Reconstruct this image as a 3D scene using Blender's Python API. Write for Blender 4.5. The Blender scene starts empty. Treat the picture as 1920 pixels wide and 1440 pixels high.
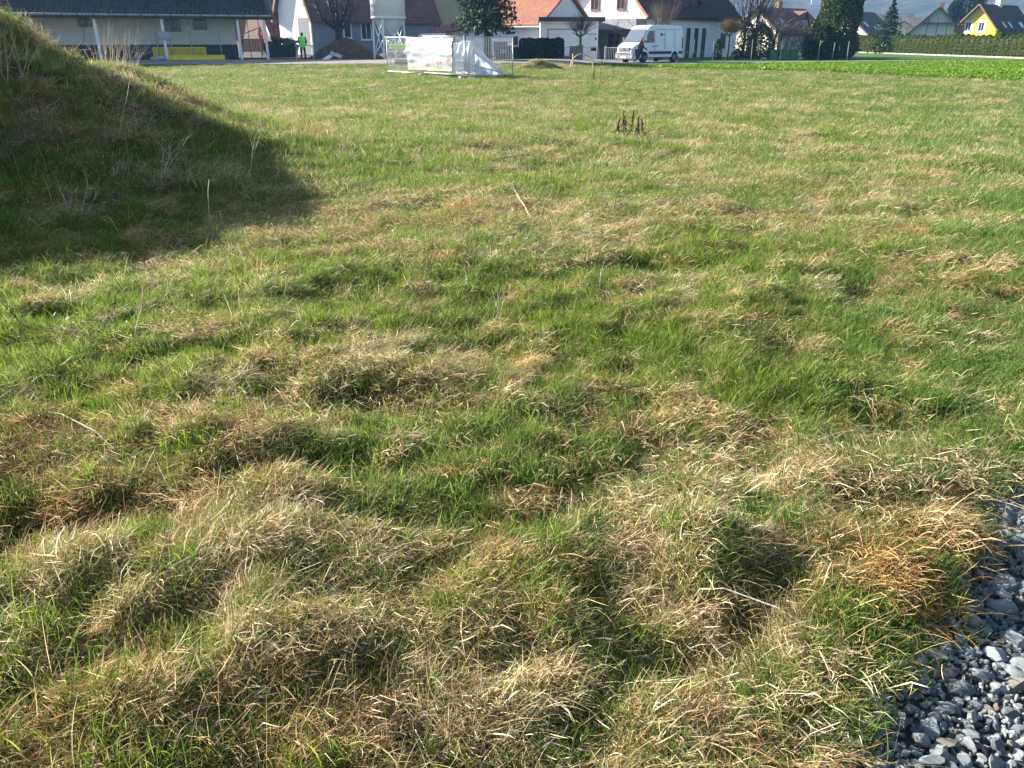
import bpy, bmesh, math, random
import numpy as np
from mathutils import Vector, Matrix
R = math.radians
rng = np.random.default_rng(7)
random.seed(7)
scn = bpy.context.scene
col = scn.collection

# ------------------------------------------------------------------ camera, sky, sun, exposure
PITCH = R(23.84); FPX = 1462.0; CAMH = 1.7
cam_d = bpy.data.cameras.new('camera'); cam = bpy.data.objects.new('camera', cam_d); col.objects.link(cam)
cam.location = (0, 0, CAMH); cam.rotation_euler = (R(90) - PITCH, 0, 0)
cam_d.sensor_width = 36; cam_d.lens = 36 * FPX / 1920; cam_d.clip_start = .05; cam_d.clip_end = 12000
scn.camera = cam
SUN_EL = R(21.5); SUN_H = Vector((-.90, .43, 0)).normalized()
w = bpy.data.worlds.new('World'); scn.world = w; w.use_nodes = True
wn = w.node_tree.nodes; wl = w.node_tree.links
sky = wn.new('ShaderNodeTexSky'); sky.sky_type = 'NISHITA'; sky.sun_disc = False
sky.sun_elevation = SUN_EL; sky.sun_rotation = math.atan2(SUN_H.x, SUN_H.y) % (2 * math.pi)
sky.air_density = 1.0; sky.dust_density = 1.2; sky.ozone_density = 1.2
bg = wn['Background']; bg.inputs[1].default_value = .050
wl.new(sky.outputs[0], bg.inputs[0])
sl = bpy.data.lights.new('sun', 'SUN'); sl.energy = 5.0; sl.angle = R(.53); sl.color = (1, .965, .90)
so = bpy.data.objects.new('sun', sl); col.objects.link(so)
sdir = Vector((SUN_H.x * math.cos(SUN_EL), SUN_H.y * math.cos(SUN_EL), math.sin(SUN_EL)))
so.rotation_euler = (-sdir).to_track_quat('-Z', 'Y').to_euler(); so.location = (-30, 10, 30)
scn.view_settings.view_transform = 'Standard'; scn.view_settings.look = 'None'
scn.view_settings.exposure = 2.32; scn.view_settings.gamma = 1; scn.view_settings.use_curve_mapping = False
scn.render.engine = 'CYCLES'
scn.cycles.max_bounces = 3; scn.cycles.diffuse_bounces = 2; scn.cycles.glossy_bounces = 2; scn.cycles.transmission_bounces = 2; scn.cycles.volume_bounces = 0; scn.cycles.transparent_max_bounces = 6

# ------------------------------------------------------------------ survey helpers (measured from the photograph)
CP, SP = math.cos(PITCH), math.sin(PITCH)
def ray(px, py):
    u = (px - 960) / FPX; v = (720 - py) / FPX
    return u, CP + v * SP, -SP + v * CP
def at(px, py, Y):
    a, f, z = ray(px, py); t = Y / f
    return Vector((a * t, Y, CAMH + z * t))
def gnd(px, py, z=0.0):
    a, f, zz = ray(px, py); t = (z - CAMH) / zz
    return Vector((a * t, f * t, z))

# ------------------------------------------------------------------ noise
def _h(ix, iy, seed):
    n = (ix.astype(np.int64) * 374761393 + iy.astype(np.int64) * 668265263 + seed * 974634777) & 0x7fffffff
    n = ((n ^ (n >> 13)) * 1274126177) & 0x7fffffff
    n = ((n ^ (n >> 16)) * 2654435 + 12345) & 0x7fffffff
    return ((n ^ (n >> 11)) & 0xffff) / 65535.0
def vnoise(x, y, s, seed=0):
    x = np.asarray(x, float) / s; y = np.asarray(y, float) / s
    ix = np.floor(x); iy = np.floor(y); fx = x - ix; fy = y - iy
    fx = fx * fx * fx * (fx * (fx * 6 - 15) + 10); fy = fy * fy * fy * (fy * (fy * 6 - 15) + 10)
    a = _h(ix, iy, seed); b = _h(ix + 1, iy, seed); c = _h(ix, iy + 1, seed); d = _h(ix + 1, iy + 1, seed)
    return (a * (1 - fx) + b * fx) * (1 - fy) + (c * (1 - fx) + d * fx) * fy
def fbm(x, y, s, seed=0, o=3):
    r = 0; a = 1; t = 0
    for i in range(o):
        r = r + a * vnoise(x + 17.3 * i, y - 9.1 * i, s / 2 ** i, seed + i); t += a; a *= .55
    return r / t
def sst(a, b, x):
    t = np.clip((np.asarray(x, float) - a) / (b - a), 0, 1); return t * t * (3 - 2 * t)

# ------------------------------------------------------------------ terrain
def ell(px, py, rx, ry, rot=0.0):
    c = gnd(px, py); e = gnd(px + rx, py); n = gnd(px, py - ry); s = gnd(px, py + ry)
    return c.x, c.y, abs(e.x - c.x), abs(n.y - s.y) / 2, rot
def blob(x, y, e, soft=1.0):
    cx, cy, rx, ry, rot = e
    dx = x - cx; dy = y - cy
    if rot:
        c, s = math.cos(rot), math.sin(rot); dx, dy = c * dx + s * dy, -s * dx + c * dy
    return np.exp(-((dx / rx) ** 2 + (dy / ry) ** 2) * soft)
def seg_dist(x, y, p, q):
    dx, dy = q[0] - p[0], q[1] - p[1]; t = np.clip(((x - p[0]) * dx + (y - p[1]) * dy) / (dx * dx + dy * dy), 0, 1)
    return np.hypot(x - p[0] - t * dx, y - p[1] - t * dy), t
MOUND_R = np.array([0, 1.2, 2.4, 3.0, 3.8, 4.44, 5.1, 5.7, 6.5, 7.3, 8.0])
MOUND_Z = np.array([3.1, 2.6, 1.88, 1.58, 1.20, .95, .64, .38, .17, .06, 0])
def mound(x, y):
    d, t = seg_dist(x, y, (-9.6, 11.5), (-13.6, 8.1))
    d = d + .9 * (fbm(x, y, 2.2, 31) - .5) * sst(9.5, 6, d) * sst(.5, 2, d)
    return np.interp(d, MOUND_R, MOUND_Z) + .45 * t * sst(5.5, 1, d) + .22 * (fbm(x, y, .8, 33, 2) - .5) * sst(6.8, 5, d)
# banks (+) and hollows (-) of the nearer meadow: px, py, rx, ry, rot, height
BUMPS = [((610, 715, 120, 34, .25), .10), ((300, 850, 200, 40, .2), .09), ((450, 860, 120, 32, .2), .05), ((130, 1010, 240, 42, .22), -.13),
         ((640, 775, 110, 26, .2), -.10), ((460, 905, 130, 22, .2), -.07), ((270, 1090, 260, 40, .24), .10), ((100, 1330, 200, 45, .1), .06),
         ((1195, 500, 60, 12, 0), -.16), ((1140, 480, 70, 14, 0), .10), ((1605, 550, 34, 14, 0), -.18), ((1560, 520, 60, 16, 0), .08), ((1150, 700, 55, 20, 0), -.12),
         ((1290, 1040, 95, 60, 0), .16), ((1400, 1150, 90, 46, 0), -.12), ((1540, 900, 85, 46, 0), .12), ((1690, 905, 75, 40, 0), .09), ((1620, 1000, 80, 30, 0), -.06),
         ((900, 880, 90, 40, 0), .06), ((1180, 880, 90, 36, 0), .06), ((1060, 960, 80, 26, 0), -.08), ((700, 1120, 120, 46, 0), .07), ((850, 1250, 130, 40, 0), -.07),
         ((1250, 1270, 150, 50, 0), -.07), ((980, 1130, 100, 40, 0), .07), ((560, 1230, 120, 40, 0), .06), ((390, 1200, 90, 28, 0), -.07), ((230, 1290, 90, 30, 0), -.06),
         ((900, 370, 90, 10, 0), .10), ((780, 392, 70, 10, 0), -.10), ((960, 425, 90, 10, 0), .08), ((590, 480, 90, 14, 0), .06), ((250, 690, 50, 18, 0), -.09), ((200, 655, 50, 16, 0), .07),
         ((140, 770, 60, 20, 0), -.08), ((90, 600, 60, 16, 0), -.07), ((900, 560, 70, 16, 0), -.07), ((1650, 800, 90, 26, 0), -.05), ((1750, 640, 90, 22, 0), .06),
         ((940, 318, 60, 6, 0), .10), ((1540, 1110, 70, 40, 0), .05), ((620, 960, 90, 30, 0), .06), ((740, 900, 70, 24, 0), -.06), ((1000, 760, 90, 26, 0), .07), ((850, 720, 80, 24, 0), .06)]
BUMPS = [(ell(*b[:4], rot=b[4]), h) for b, h in BUMPS]
G0, G1, G2 = gnd(1885, 885), gnd(1735, 1110), gnd(1470, 1450)
def gravel_side(x, y):      # > 0 on the gravel, metres past its edge
    def side(p, q):
        dx, dy = q.x - p.x, q.y - p.y; L = math.hypot(dx, dy)
        return ((x - p.x) * dy - (y - p.y) * dx) / L
    # edge runs from near bottom (G2) up through G1 to G0; right of it is gravel
    a = side(G2, G1); b = side(G1, G0)
    return np.minimum(a, b) + .09 * (vnoise(x, y, .16, 71) - .5) + .10 * (vnoise(x, y, .5, 72) - .5)
def site(x, y):
    return .33 * sst(50, 59, y) * sst(9, 3, x)
def height(x, y, fine=True):
    x = np.asarray(x, float); y = np.asarray(y, float)
    r = np.hypot(x, y)
    z = site(x, y) + mound(x, y)
    far = sst(52, 45, y)
    z = z + far * .16 * (fbm(x, y, 5.5, 3, 2) - .5) * sst(2, 7, r)
    if fine:
        near = sst(40, 12, r)
        t = fbm(x, y, .42, 11, 2); t2 = fbm(x, y, 1.3, 14, 2)
        z = z + far * (.35 + .65 * near) * (.11 * (t - .45) + .11 * (t2 - .5) + .085 * (vnoise(x, y, .13, 19) - .5) * sst(9, 5, r)) * sst(.2, -.15, gravel_side(x, y))
        for e, h in BUMPS: z = z + h * (.48 if h > 0 else .8) * blob(x, y, e)
        z = z - .03 * sst(-.1, .15, gravel_side(x, y)) * sst(6, 4, r)
    return z

DRY = [((600, 415, 230, 45), .9), ((900, 385, 150, 24), .7), ((960, 425, 120, 16), .6), ((700, 215, 240, 14), .55), ((1330, 163, 130, 7), .7), ((1760, 165, 150, 7), .4),
       ((1500, 335, 240, 50), .45), ((1330, 300, 110, 26), .4), ((1650, 450, 260, 46), .45), ((1780, 560, 230, 60), .5), ((1560, 520, 110, 30), .5), ((1150, 480, 110, 22), .6),
       ((350, 830, 260, 50, .2), .9), ((600, 715, 130, 36), .9), ((200, 960, 260, 60), .95), ((300, 1080, 300, 60, .2), .8), ((750, 750, 150, 50), .35),
       ((1500, 900, 260, 90), .45), ((1290, 1050, 120, 80), .9), ((1660, 920, 170, 70), .8), ((1740, 1080, 190, 110), 1.0), ((1550, 1300, 160, 120), .5),
       ((700, 1200, 600, 200), .22), ((200, 1300, 250, 120), .25), ((1000, 1380, 500, 80), .2), ((60, 300, 90, 60), .5), ((960, 320, 130, 10), .4), ((1250, 590, 200, 40), .2),
       ((120, 590, 220, 70), -.75), ((350, 640, 160, 50), -.45), ((520, 560, 200, 50), -.5), ((850, 570, 230, 44), -.45), ((800, 320, 260, 36), -.6), ((500, 300, 200, 40), -.5),
       ((1430, 480, 160, 34), -.35), ((1250, 690, 70, 34), -.8), ((1440, 1000, 80, 60), -.7), ((1610, 735, 110, 34), -.7), ((1750, 270, 300, 60), -.35), ((1700, 390, 240, 30), -.3),
       ((1850, 470, 90, 24), -.6), ((1120, 640, 200, 40), -.3), ((600, 890, 110, 30), -.5), ((830, 960, 90, 40), -.4), ((1150, 760, 120, 40), -.2), ((640, 150, 300, 12), -.3), ((1300, 245, 200, 18), -.25)]
DRY = [(ell(*b), v) for b, v in DRY]
def dryness(x, y):
    d = .43 + .08 * sst(3.2, 7, y) + .85 * (fbm(x, y, 2.6, 41) - .5) + 1.1 * (fbm(x, y, .50, 47, 2) - .5) + 1.1 * (vnoise(x, y, .13, 51) - .5)
    for e, v in DRY: d = d + (.44 if v > 0 else .50) * v * blob(x, y, e)
    m = mound(x, y)
    d = d + .06 * sst(6, 10, y) - .10 * sst(.15, .7, m) + .22 * sst(.15, .7, m) * (fbm(x, y, 1.2, 58, 2) > .52)
    return np.clip(d, 0, 1)
CROP = [gnd(1040, 125.5), gnd(1250, 129), gnd(1500, 136), gnd(1920, 152)]
def crop(x, y):
    ex = np.array([c.x for c in CROP] + [CROP[-1].x + 60]); ey = np.array([c.y for c in CROP] + [CROP[-1].y - 9])
    edge = np.interp(x, ex, ey)
    return sst(-.6, .9, y - edge + 1.2 * (vnoise(x, y, 1.2, 61) - .5)) * (x > CROP[0].x) 
RX = np.array([-140, -60, -36, -10, 0, 8, 12, 16.4, 21, 28, 35, 40, 80, 160]); RF = np.array([54, 54, 54, 55.2, 55.6, 56.2, 57.6, 59.4, 61.9, 65.5, 67.2, 67.6, 70, 76])
RW = np.array([6, 6, 6, 6, 6, 8.5, 9, 8, 7, 6.5, 6.5, 6.5, 6.5, 6.5])
def road_front(x): return np.interp(x, RX, RF)
def road_back(x): return np.interp(x, RX, RF) + np.interp(x, RX, RW)

# ------------------------------------------------------------------ materials
def nodes(m):
    m.use_nodes = True; nt = m.node_tree; return nt, nt.nodes, nt.links, nt.nodes['Principled BSDF']
MATS = {}
def mat(name, c, rough=.7, var=.15, scale=6, bump=0.0, metal=0.0, c2=None, spec=.4, detail=4, stretch=(1, 1, 1), emit=None, bscale=None):
    if name in MATS: return MATS[name]
    m = bpy.data.materials.new(name); nt, n, l, b = nodes(m)
    tc = n.new('ShaderNodeTexCoord'); mp = n.new('ShaderNodeMapping'); mp.inputs['Scale'].default_value = stretch
    l.new(tc.outputs['Object'], mp.inputs[0])
    no = n.new('ShaderNodeTexNoise'); no.inputs['Scale'].default_value = scale; no.inputs['Detail'].default_value = detail; no.inputs['Roughness'].default_value = .65
    l.new(mp.outputs[0], no.inputs['Vector'])
    rp = n.new('ShaderNodeValToRGB'); l.new(no.outputs[0], rp.inputs[0])
    ca = tuple(max(0, v * (1 - var)) for v in c); cb = tuple(min(1, v * (1 + var)) for v in (c2 or c))
    rp.color_ramp.elements[0].position = .3; rp.color_ramp.elements[1].position = .7
    rp.color_ramp.elements[0].color = (*ca, 1); rp.color_ramp.elements[1].color = (*cb, 1)
    l.new(rp.outputs[0], b.inputs['Base Color'])
    b.inputs['Roughness'].default_value = rough; b.inputs['Metallic'].default_value = metal
    b.inputs['Specular IOR Level'].default_value = spec
    if bump:
        bn = n.new('ShaderNodeTexNoise'); bn.inputs['Scale'].default_value = bscale or scale * 3; bn.inputs['Detail'].default_value = 5; l.new(mp.outputs[0], bn.inputs['Vector'])
        bm = n.new('ShaderNodeBump'); bm.inputs['Strength'].default_value = bump; bm.inputs['Distance'].default_value = .05
        l.new(bn.outputs[0], bm.inputs['Height']); l.new(bm.outputs[0], b.inputs['Normal'])
    MATS[name] = m; return m
def mat_leaf(name, ca, cb, transl=.35, rough=.55, tintc=None, cc=None):
    """foliage: per-leaf value attribute 'rnd', optional per-instance 'tint' towards tintc"""
    m = bpy.data.materials.new(name); nt, n, l, b = nodes(m)
    at_ = n.new('ShaderNodeAttribute'); at_.attribute_name = 'rnd'
    rp = n.new('ShaderNodeValToRGB'); l.new(at_.outputs['Fac'], rp.inputs[0])
    rp.color_ramp.elements[0].color = (*ca, 1); rp.color_ramp.elements[1].color = (*cb, 1)
    if cc is not None:
        e = rp.color_ramp.elements.new(.55); e.color = (*cc, 1)
    out = rp.outputs[0]
    if tintc is not None:
        ti = n.new('ShaderNodeAttribute'); ti.attribute_type = 'INSTANCER'; ti.attribute_name = 'tint'
        mx = n.new('ShaderNodeMix'); mx.data_type = 'RGBA'; l.new(ti.outputs['Fac'], mx.inputs[0]); l.new(out, mx.inputs[6])
        mx2 = n.new('ShaderNodeMix'); mx2.data_type = 'RGBA'; mx2.blend_type = 'MULTIPLY'; mx2.inputs[0].default_value = 1
        l.new(out, mx2.inputs[6]); mx2.inputs[7].default_value = (*tintc, 1); mx2.clamp_result = False
        l.new(mx2.outputs[2], mx.inputs[7]); out = mx.outputs[2]
    l.new(out, b.inputs['Base Color']); b.inputs['Roughness'].default_value = rough; b.inputs['Specular IOR Level'].default_value = .15
    tr = n.new('ShaderNodeBsdfTranslucent'); l.new(out, tr.inputs[0])
    ms = n.new('ShaderNodeMixShader'); ms.inputs[0].default_value = transl
    l.new(b.outputs[0], ms.inputs[1]); l.new(tr.outputs[0], ms.inputs[2]); l.new(ms.outputs[0], n['Material Output'].inputs[0])
    return m
def mat_tiles(name, c, rot=0.0, sc=(3.2, 3.0), rough=.6):
    """far roof: rows of tiles too small to pick apart, in colour and relief"""
    if name in MATS: return MATS[name]
    m = bpy.data.materials.new(name); nt, n, l, b = nodes(m)
    uv = n.new('ShaderNodeUVMap'); uv.uv_map = 'UVMap'
    br = n.new('ShaderNodeTexBrick'); br.inputs['Scale'].default_value = 1; br.inputs['Brick Width'].default_value = .3; br.inputs['Row Height'].default_value = .36
    br.inputs['Mortar Size'].default_value = .03; br.inputs['Mortar Smooth'].default_value = .5
    br.inputs['Color1'].default_value = (*[v * 1.15 for v in c], 1); br.inputs['Color2'].default_value = (*[v * .8 for v in c], 1); br.inputs['Mortar'].default_value = (*[v * .35 for v in c], 1)
    l.new(uv.outputs[0], br.inputs['Vector'])
    no = n.new('ShaderNodeTexNoise'); no.inputs['Scale'].default_value = .8; no.inputs['Detail'].default_value = 5; l.new(uv.outputs[0], no.inputs['Vector'])
    mx = n.new('ShaderNodeMix'); mx.data_type = 'RGBA'; mx.blend_type = 'MULTIPLY'; mx.inputs[0].default_value = .6
    l.new(br.outputs[0], mx.inputs[6]); l.new(no.outputs[0], mx.inputs[7])
    g = n.new('ShaderNodeBrightContrast'); g.inputs[1].default_value = 0.0
    l.new(mx.outputs[2], g.inputs[0]); l.new(g.outputs[0], b.inputs['Base Color'])
    bm = n.new('ShaderNodeBump'); bm.inputs['Strength'].default_value = .6; bm.inputs['Distance'].default_value = .03; bm.invert = True
    l.new(br.outputs['Fac'], bm.inputs['Height']); l.new(bm.outputs[0], b.inputs['Normal']); b.inputs['Roughness'].default_value = rough
    MATS[name] = m; return m
def mat_glass(name='window_glass', c=(.03, .035, .045)):
    if name in MATS: return MATS[name]
    m = bpy.data.materials.new(name); nt, n, l, b = nodes(m)
    b.inputs['Base Color'].default_value = (*c, 1); b.inputs['Roughness'].default_value = .06; b.inputs['Specular IOR Level'].default_value = .8
    MATS[name] = m; return m

white = mat('white_render', (.80, .80, .79), .85, .03, 1.2, .1)
cream = mat('cream_render', (.74, .72, .67), .85, .04, 1.0, .1)
greyr = mat('grey_render', (.20, .215, .25), .85, .05, .8, .1)
plinth = mat('plinth_slate', (.045, .06, .085), .8, .1, 1.0)
whitep = mat('white_paint', (.80, .80, .80), .45, .03, 3)
yellowr = mat('yellow_render', (.82, .62, .05), .85, .04, 1.0, .1)
darkw = mat('dark_wood', (.06, .04, .028), .7, .3, 8, .2, stretch=(1, 1, 6))
woodm = mat('weathered_wood', (.16, .12, .08), .8, .3, 10, .3)
brownw = mat('brown_wood', (.16, .075, .04), .7, .25, 8, .2)
galv = mat('galvanised_steel', (.42, .44, .46), .4, .15, 12, metal=.6)
black = mat('black_rubber', (.015, .015, .016), .8, .2, 12)
glass = mat_glass()
soil = mat('dug_soil', (.05, .032, .020), .95, .4, 3, .8, c2=(.09, .06, .038))
# ------------------------------------------------------------------ mesh helpers
def tag(o, label=None, cat=None, group=None, kind=None):
    if label: o['label'] = label
    if cat: o['category'] = cat
    if group: o['group'] = group
    if kind: o['kind'] = kind
    return o
def empty(name, loc=(0, 0, 0), rz=0.0, label=None, cat=None, group=None):
    o = bpy.data.objects.new(name, None); col.objects.link(o); o.location = loc; o.rotation_euler = (0, 0, rz); o.empty_display_size = .2
    return tag(o, label, cat, group)
def link(name, me, parent=None, m=None, smooth=False):
    o = bpy.data.objects.new(name, me); col.objects.link(o)
    if m is not None and not me.materials: me.materials.append(m)
    if smooth: me.polygons.foreach_set('use_smooth', [True] * len(me.polygons))
    if parent is not None: o.parent = parent
    return o
def copy_tree(o, parent=None):
    c = o.copy(); col.objects.link(c)
    if parent is not None: c.parent = parent
    for ch in list(o.children): copy_tree(ch, c)
    return c
class MB:
    def __init__(s): s.v = []; s.f = []; s.uv = {}
    def add(s, vs, fs):
        k = len(s.v); s.v += [tuple(p) for p in vs]; s.f += [tuple(i + k for i in f) for f in fs]; return s
    def box(s, c, d, rz=0.0, M=None):
        x, y, z = (q / 2 for q in d); vs = []
        for k in (-z, z):
            for a, b in ((-x, -y), (x, -y), (x, y), (-x, y)): vs.append(Vector((a, b, k)))
        T = Matrix.Translation(Vector(c)) @ (M if M is not None else Matrix.Rotation(rz, 4, 'Z'))
        return s.add([T @ v for v in vs], [(3, 2, 1, 0), (4, 5, 6, 7), (0, 1, 5, 4), (1, 2, 6, 5), (2, 3, 7, 6), (3, 0, 4, 7)])
    def bar(s, p, q, w, h=None, up=(0, 0, 1)):
        p = Vector(p); q = Vector(q); d = q - p; L = d.length; d.normalize(); u = Vector(up)
        if abs(d.dot(u)) > .98: u = Vector((1, 0, 0))
        x = d.cross(u).normalized(); z = x.cross(d); h = h or w
        vs = [b + x * a * w / 2 + z * c * h / 2 for b in (p, q) for a, c in ((-1, -1), (1, -1), (1, 1), (-1, 1))]
        return s.add(vs, [(3, 2, 1, 0), (4, 5, 6, 7), (0, 1, 5, 4), (1, 2, 6, 5), (2, 3, 7, 6), (3, 0, 4, 7)])
    def tube(s, pts, rs, n=8, cap=True):
        pts = [Vector(p) for p in pts]
        if not hasattr(rs, '__len__'): rs = [rs] * len(pts)
        k = len(s.v); prev = None
        for i, p in enumerate(pts):
            d = (pts[min(i + 1, len(pts) - 1)] - pts[max(i - 1, 0)]).normalized()
            u = prev if prev is not None else (Vector((0, 0, 1)) if abs(d.z) < .9 else Vector((1, 0, 0)))
            x = d.cross(u)
            if x.length < 1e-4: x = d.cross(Vector((0, 1, 0)))
            x.normalize(); y = x.cross(d); prev = y
            for j in range(n):
                a = 2 * math.pi * j / n; s.v.append(tuple(p + (x * math.cos(a) + y * math.sin(a)) * rs[i]))
        for i in range(len(pts) - 1):
            for j in range(n):
                a = k + i * n + j; b = k + i * n + (j + 1) % n; s.f.append((a, b, b + n, a + n))
        if cap:
            s.f.append(tuple(k + j for j in range(n))[::-1]); s.f.append(tuple(k + (len(pts) - 1) * n + j for j in range(n)))
        return s
    def poly(s, pts, th, nrm):      # polygon given in 3D, thickened along nrm
        n = len(pts); nv = Vector(nrm) * th
        return s.add([Vector(p) for p in pts] + [Vector(p) + nv for p in pts], [tuple(range(n))[::-1], tuple(range(n, 2 * n))] + [(i, (i + 1) % n, n + (i + 1) % n, n + i) for i in range(n)])
    def build(s, name, m=None, parent=None, smooth=False, fix=True):
        me = bpy.data.meshes.new(name); me.from_pydata(s.v, [], s.f); me.update()
        if fix:
            bm = bmesh.new(); bm.from_mesh(me); bmesh.ops.recalc_face_normals(bm, faces=bm.faces); bm.to_mesh(me); bm.free()
        return link(name, me, parent, m, smooth)
def quick(fn, name, m, parent, smooth=False, **k):
    b = MB(); fn(b); return b.build(name, m, parent, smooth, **k)
def set_attr(me, name, arr, dom='POINT', typ='FLOAT'):
    a = me.attributes.new(name, typ, dom)
    a.data.foreach_set('value' if typ in ('FLOAT', 'INT') else ('color' if 'COLOR' in typ else 'vector'), np.asarray(arr).ravel())
def np_mesh(name, V, quads=None, tris=None, rnd=None, mt=None, smooth=False):
    me = bpy.data.meshes.new(name); V = np.asarray(V, np.float32)
    me.vertices.add(len(V)); me.vertices.foreach_set('co', V.ravel())
    nq = 0 if quads is None else len(quads); ntr = 0 if tris is None else len(tris)
    idx = []; 
    if nq: idx.append(np.asarray(quads, np.int32).ravel())
    if ntr: idx.append(np.asarray(tris, np.int32).ravel())
    idx = np.concatenate(idx)
    me.loops.add(len(idx)); me.loops.foreach_set('vertex_index', idx)
    st = np.concatenate([np.arange(nq) * 4, nq * 4 + np.arange(ntr) * 3]).astype(np.int32)
    me.polygons.add(nq + ntr); me.polygons.foreach_set('loop_start', st)
    if smooth: me.polygons.foreach_set('use_smooth', np.ones(nq + ntr, bool))
    me.update(calc_edges=True); me.validate()
    if rnd is not None: set_attr(me, 'rnd', rnd)
    if mt is not None: me.materials.append(mt)
    return me

# ------------------------------------------------------------------ ground sheet
def axis(neg, pos, d0, lin, g1, g2, mid):
    def half(L):
        a = [0.0]
        while a[-1] < L:
            q = a[-1]; st = d0 if q < lin else (max(d0, g1 * q) if q < mid else g2 * q); a.append(q + st)
        return a
    p = half(pos); n = half(neg)
    return np.array([-q for q in n[:0:-1]] + p)
gx = axis(1500, 1500, .045, 2.4, .019, .06, 40)
gy = axis(30, 3400, .045, 3.6, .0125, .05, 66)
X, Y = np.meshgrid(gx, gy); Z = height(X, Y)
Z = np.where(Y > 62, site(X, Y), Z)
nx, ny = len(gx), len(gy)
ii = (np.arange(ny - 1)[:, None] * nx + np.arange(nx - 1)[None, :]).ravel()
gq = np.stack([ii, ii + 1, ii + nx + 1, ii + nx], 1)
D = dryness(X, Y); C = crop(X, Y); rr = np.hypot(X, Y)
me = np_mesh('ground', np.stack([X, Y, Z], -1).reshape(-1, 3), gq, smooth=True)
set_attr(me, 'dry', D.ravel()); set_attr(me, 'crop', C.ravel())
wet = np.clip(sst(6, 3, rr) * sst(-.12, .02, gravel_side(X, Y)), 0, 1); set_attr(me, 'grit', wet.ravel())
sm = (sst(59.5, 62, Y) * sst(9, 6, X) * sst(100, 85, Y) * sst(-60, -45, X)); set_attr(me, 'soil', sm.ravel())
def ground_mat():
    m = bpy.data.materials.new('meadow_ground'); nt, n, l, b = nodes(m)
    geo = n.new('ShaderNodeNewGeometry')
    def noise(s, d=5):
        q = n.new('ShaderNodeTexNoise'); q.inputs['Scale'].default_value = s; q.inputs['Detail'].default_value = d; q.inputs['Roughness'].default_value = .7; l.new(geo.outputs['Position'], q.inputs['Vector']); return q.outputs[0]
    def A(nm): q = n.new('ShaderNodeAttribute'); q.attribute_name = nm; return q.outputs['Fac']
    def mix(f, a, c, bl='MIX'):
        q = n.new('ShaderNodeMix'); q.data_type = 'RGBA'; q.blend_type = bl
        for s_, v in ((0, f), (6, a), (7, c)):
            if isinstance(v, tuple): q.inputs[s_].default_value = (*v, 1)
            elif isinstance(v, float): q.inputs[s_].default_value = v
            else: l.new(v, q.inputs[s_])
        return q.outputs[2]
    def ramp(v, *st):
        q = n.new('ShaderNodeValToRGB'); l.new(v, q.inputs[0]); e = q.color_ramp.elements
        while len(e) < len(st): e.new(.5)
        for k, (p, c) in enumerate(st): e[k].position = p; e[k].color = (*c, 1)
        return q.outputs[0]
    n1 = noise(9.0); n2 = noise(55.0, 6)
    dryc = ramp(n2, (.3, (.035, .019, .009)), (.55, (.09, .055, .026)), (.75, (.24, .17, .09)))
    grc = ramp(n2, (.3, (.018, .020, .008)), (.6, (.05, .065, .018)), (.8, (.13, .13, .05)))
    c = mix(A('dry'), grc, dryc)
    cr = ramp(noise(5.0), (.3, (.035, .08, .012)), (.7, (.09, .16, .03)))
    c = mix(A('crop'), c, cr)
    c = mix(A('soil'), c, ramp(n1, (.3, (.05, .04, .03)), (.7, (.10, .085, .07))))
    c = mix(A('grit'), c, ramp(n1, (.3, (.03, .033, .036)), (.7, (.08, .085, .09))))
    l.new(c, b.inputs['Base Color']); b.inputs['Roughness'].default_value = .95; b.inputs['Specular IOR Level'].default_value = .15
    bm = n.new('ShaderNodeBump'); bm.inputs['Strength'].default_value = .9; bm.inputs['Distance'].default_value = .02; l.new(n2, bm.inputs['Height']); l.new(bm.outputs[0], b.inputs['Normal'])
    return m
me.materials.append(ground_mat())
ground = tag(link('ground', me), 'rough spring meadow ground with straw coloured and green patches', kind='structure')

def strip(name, xs, front, back, dz, m, zf=None, n=8):
    V = []; Q = []
    for i, x in enumerate(xs):
        f, b_ = front(x), back(x)
        for k in range(n + 1):
            y = f + (b_ - f) * k / n; V.append((x, y, float(site(x, y)) + dz + .04 * math.sin(math.pi * k / n)))
    for i in range(len(xs) - 1):
        for k in range(n): a = i * (n + 1) + k; Q.append((a, a + n + 1, a + n + 2, a + 1))
    me = np_mesh(name, V, Q, mt=m, smooth=True); return link(name, me)
asphalt = mat('pale_asphalt', (.22, .19, .165), .95, .12, .5, .3, bscale=30, c2=(.28, .245, .215), spec=.15)
rd = strip('road', np.arange(-140, 161, 1.0), road_front, road_back, .05, asphalt)
tag(rd, 'pale asphalt lane crossing behind the meadow', kind='structure')
yard = strip('driveway', np.arange(3.5, 13.6, .5), lambda x: road_back(x) - .3, lambda x: 76.5, .065, mat('driveway_paving', (.16, .16, .165), .9, .1, 2, .2))
tag(yard, 'grey paved forecourt in front of the white garage', kind='structure')
kerbm = mat('pale_kerb_stone', (.26, .24, .21), .85, .15, 4, .2)

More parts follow.
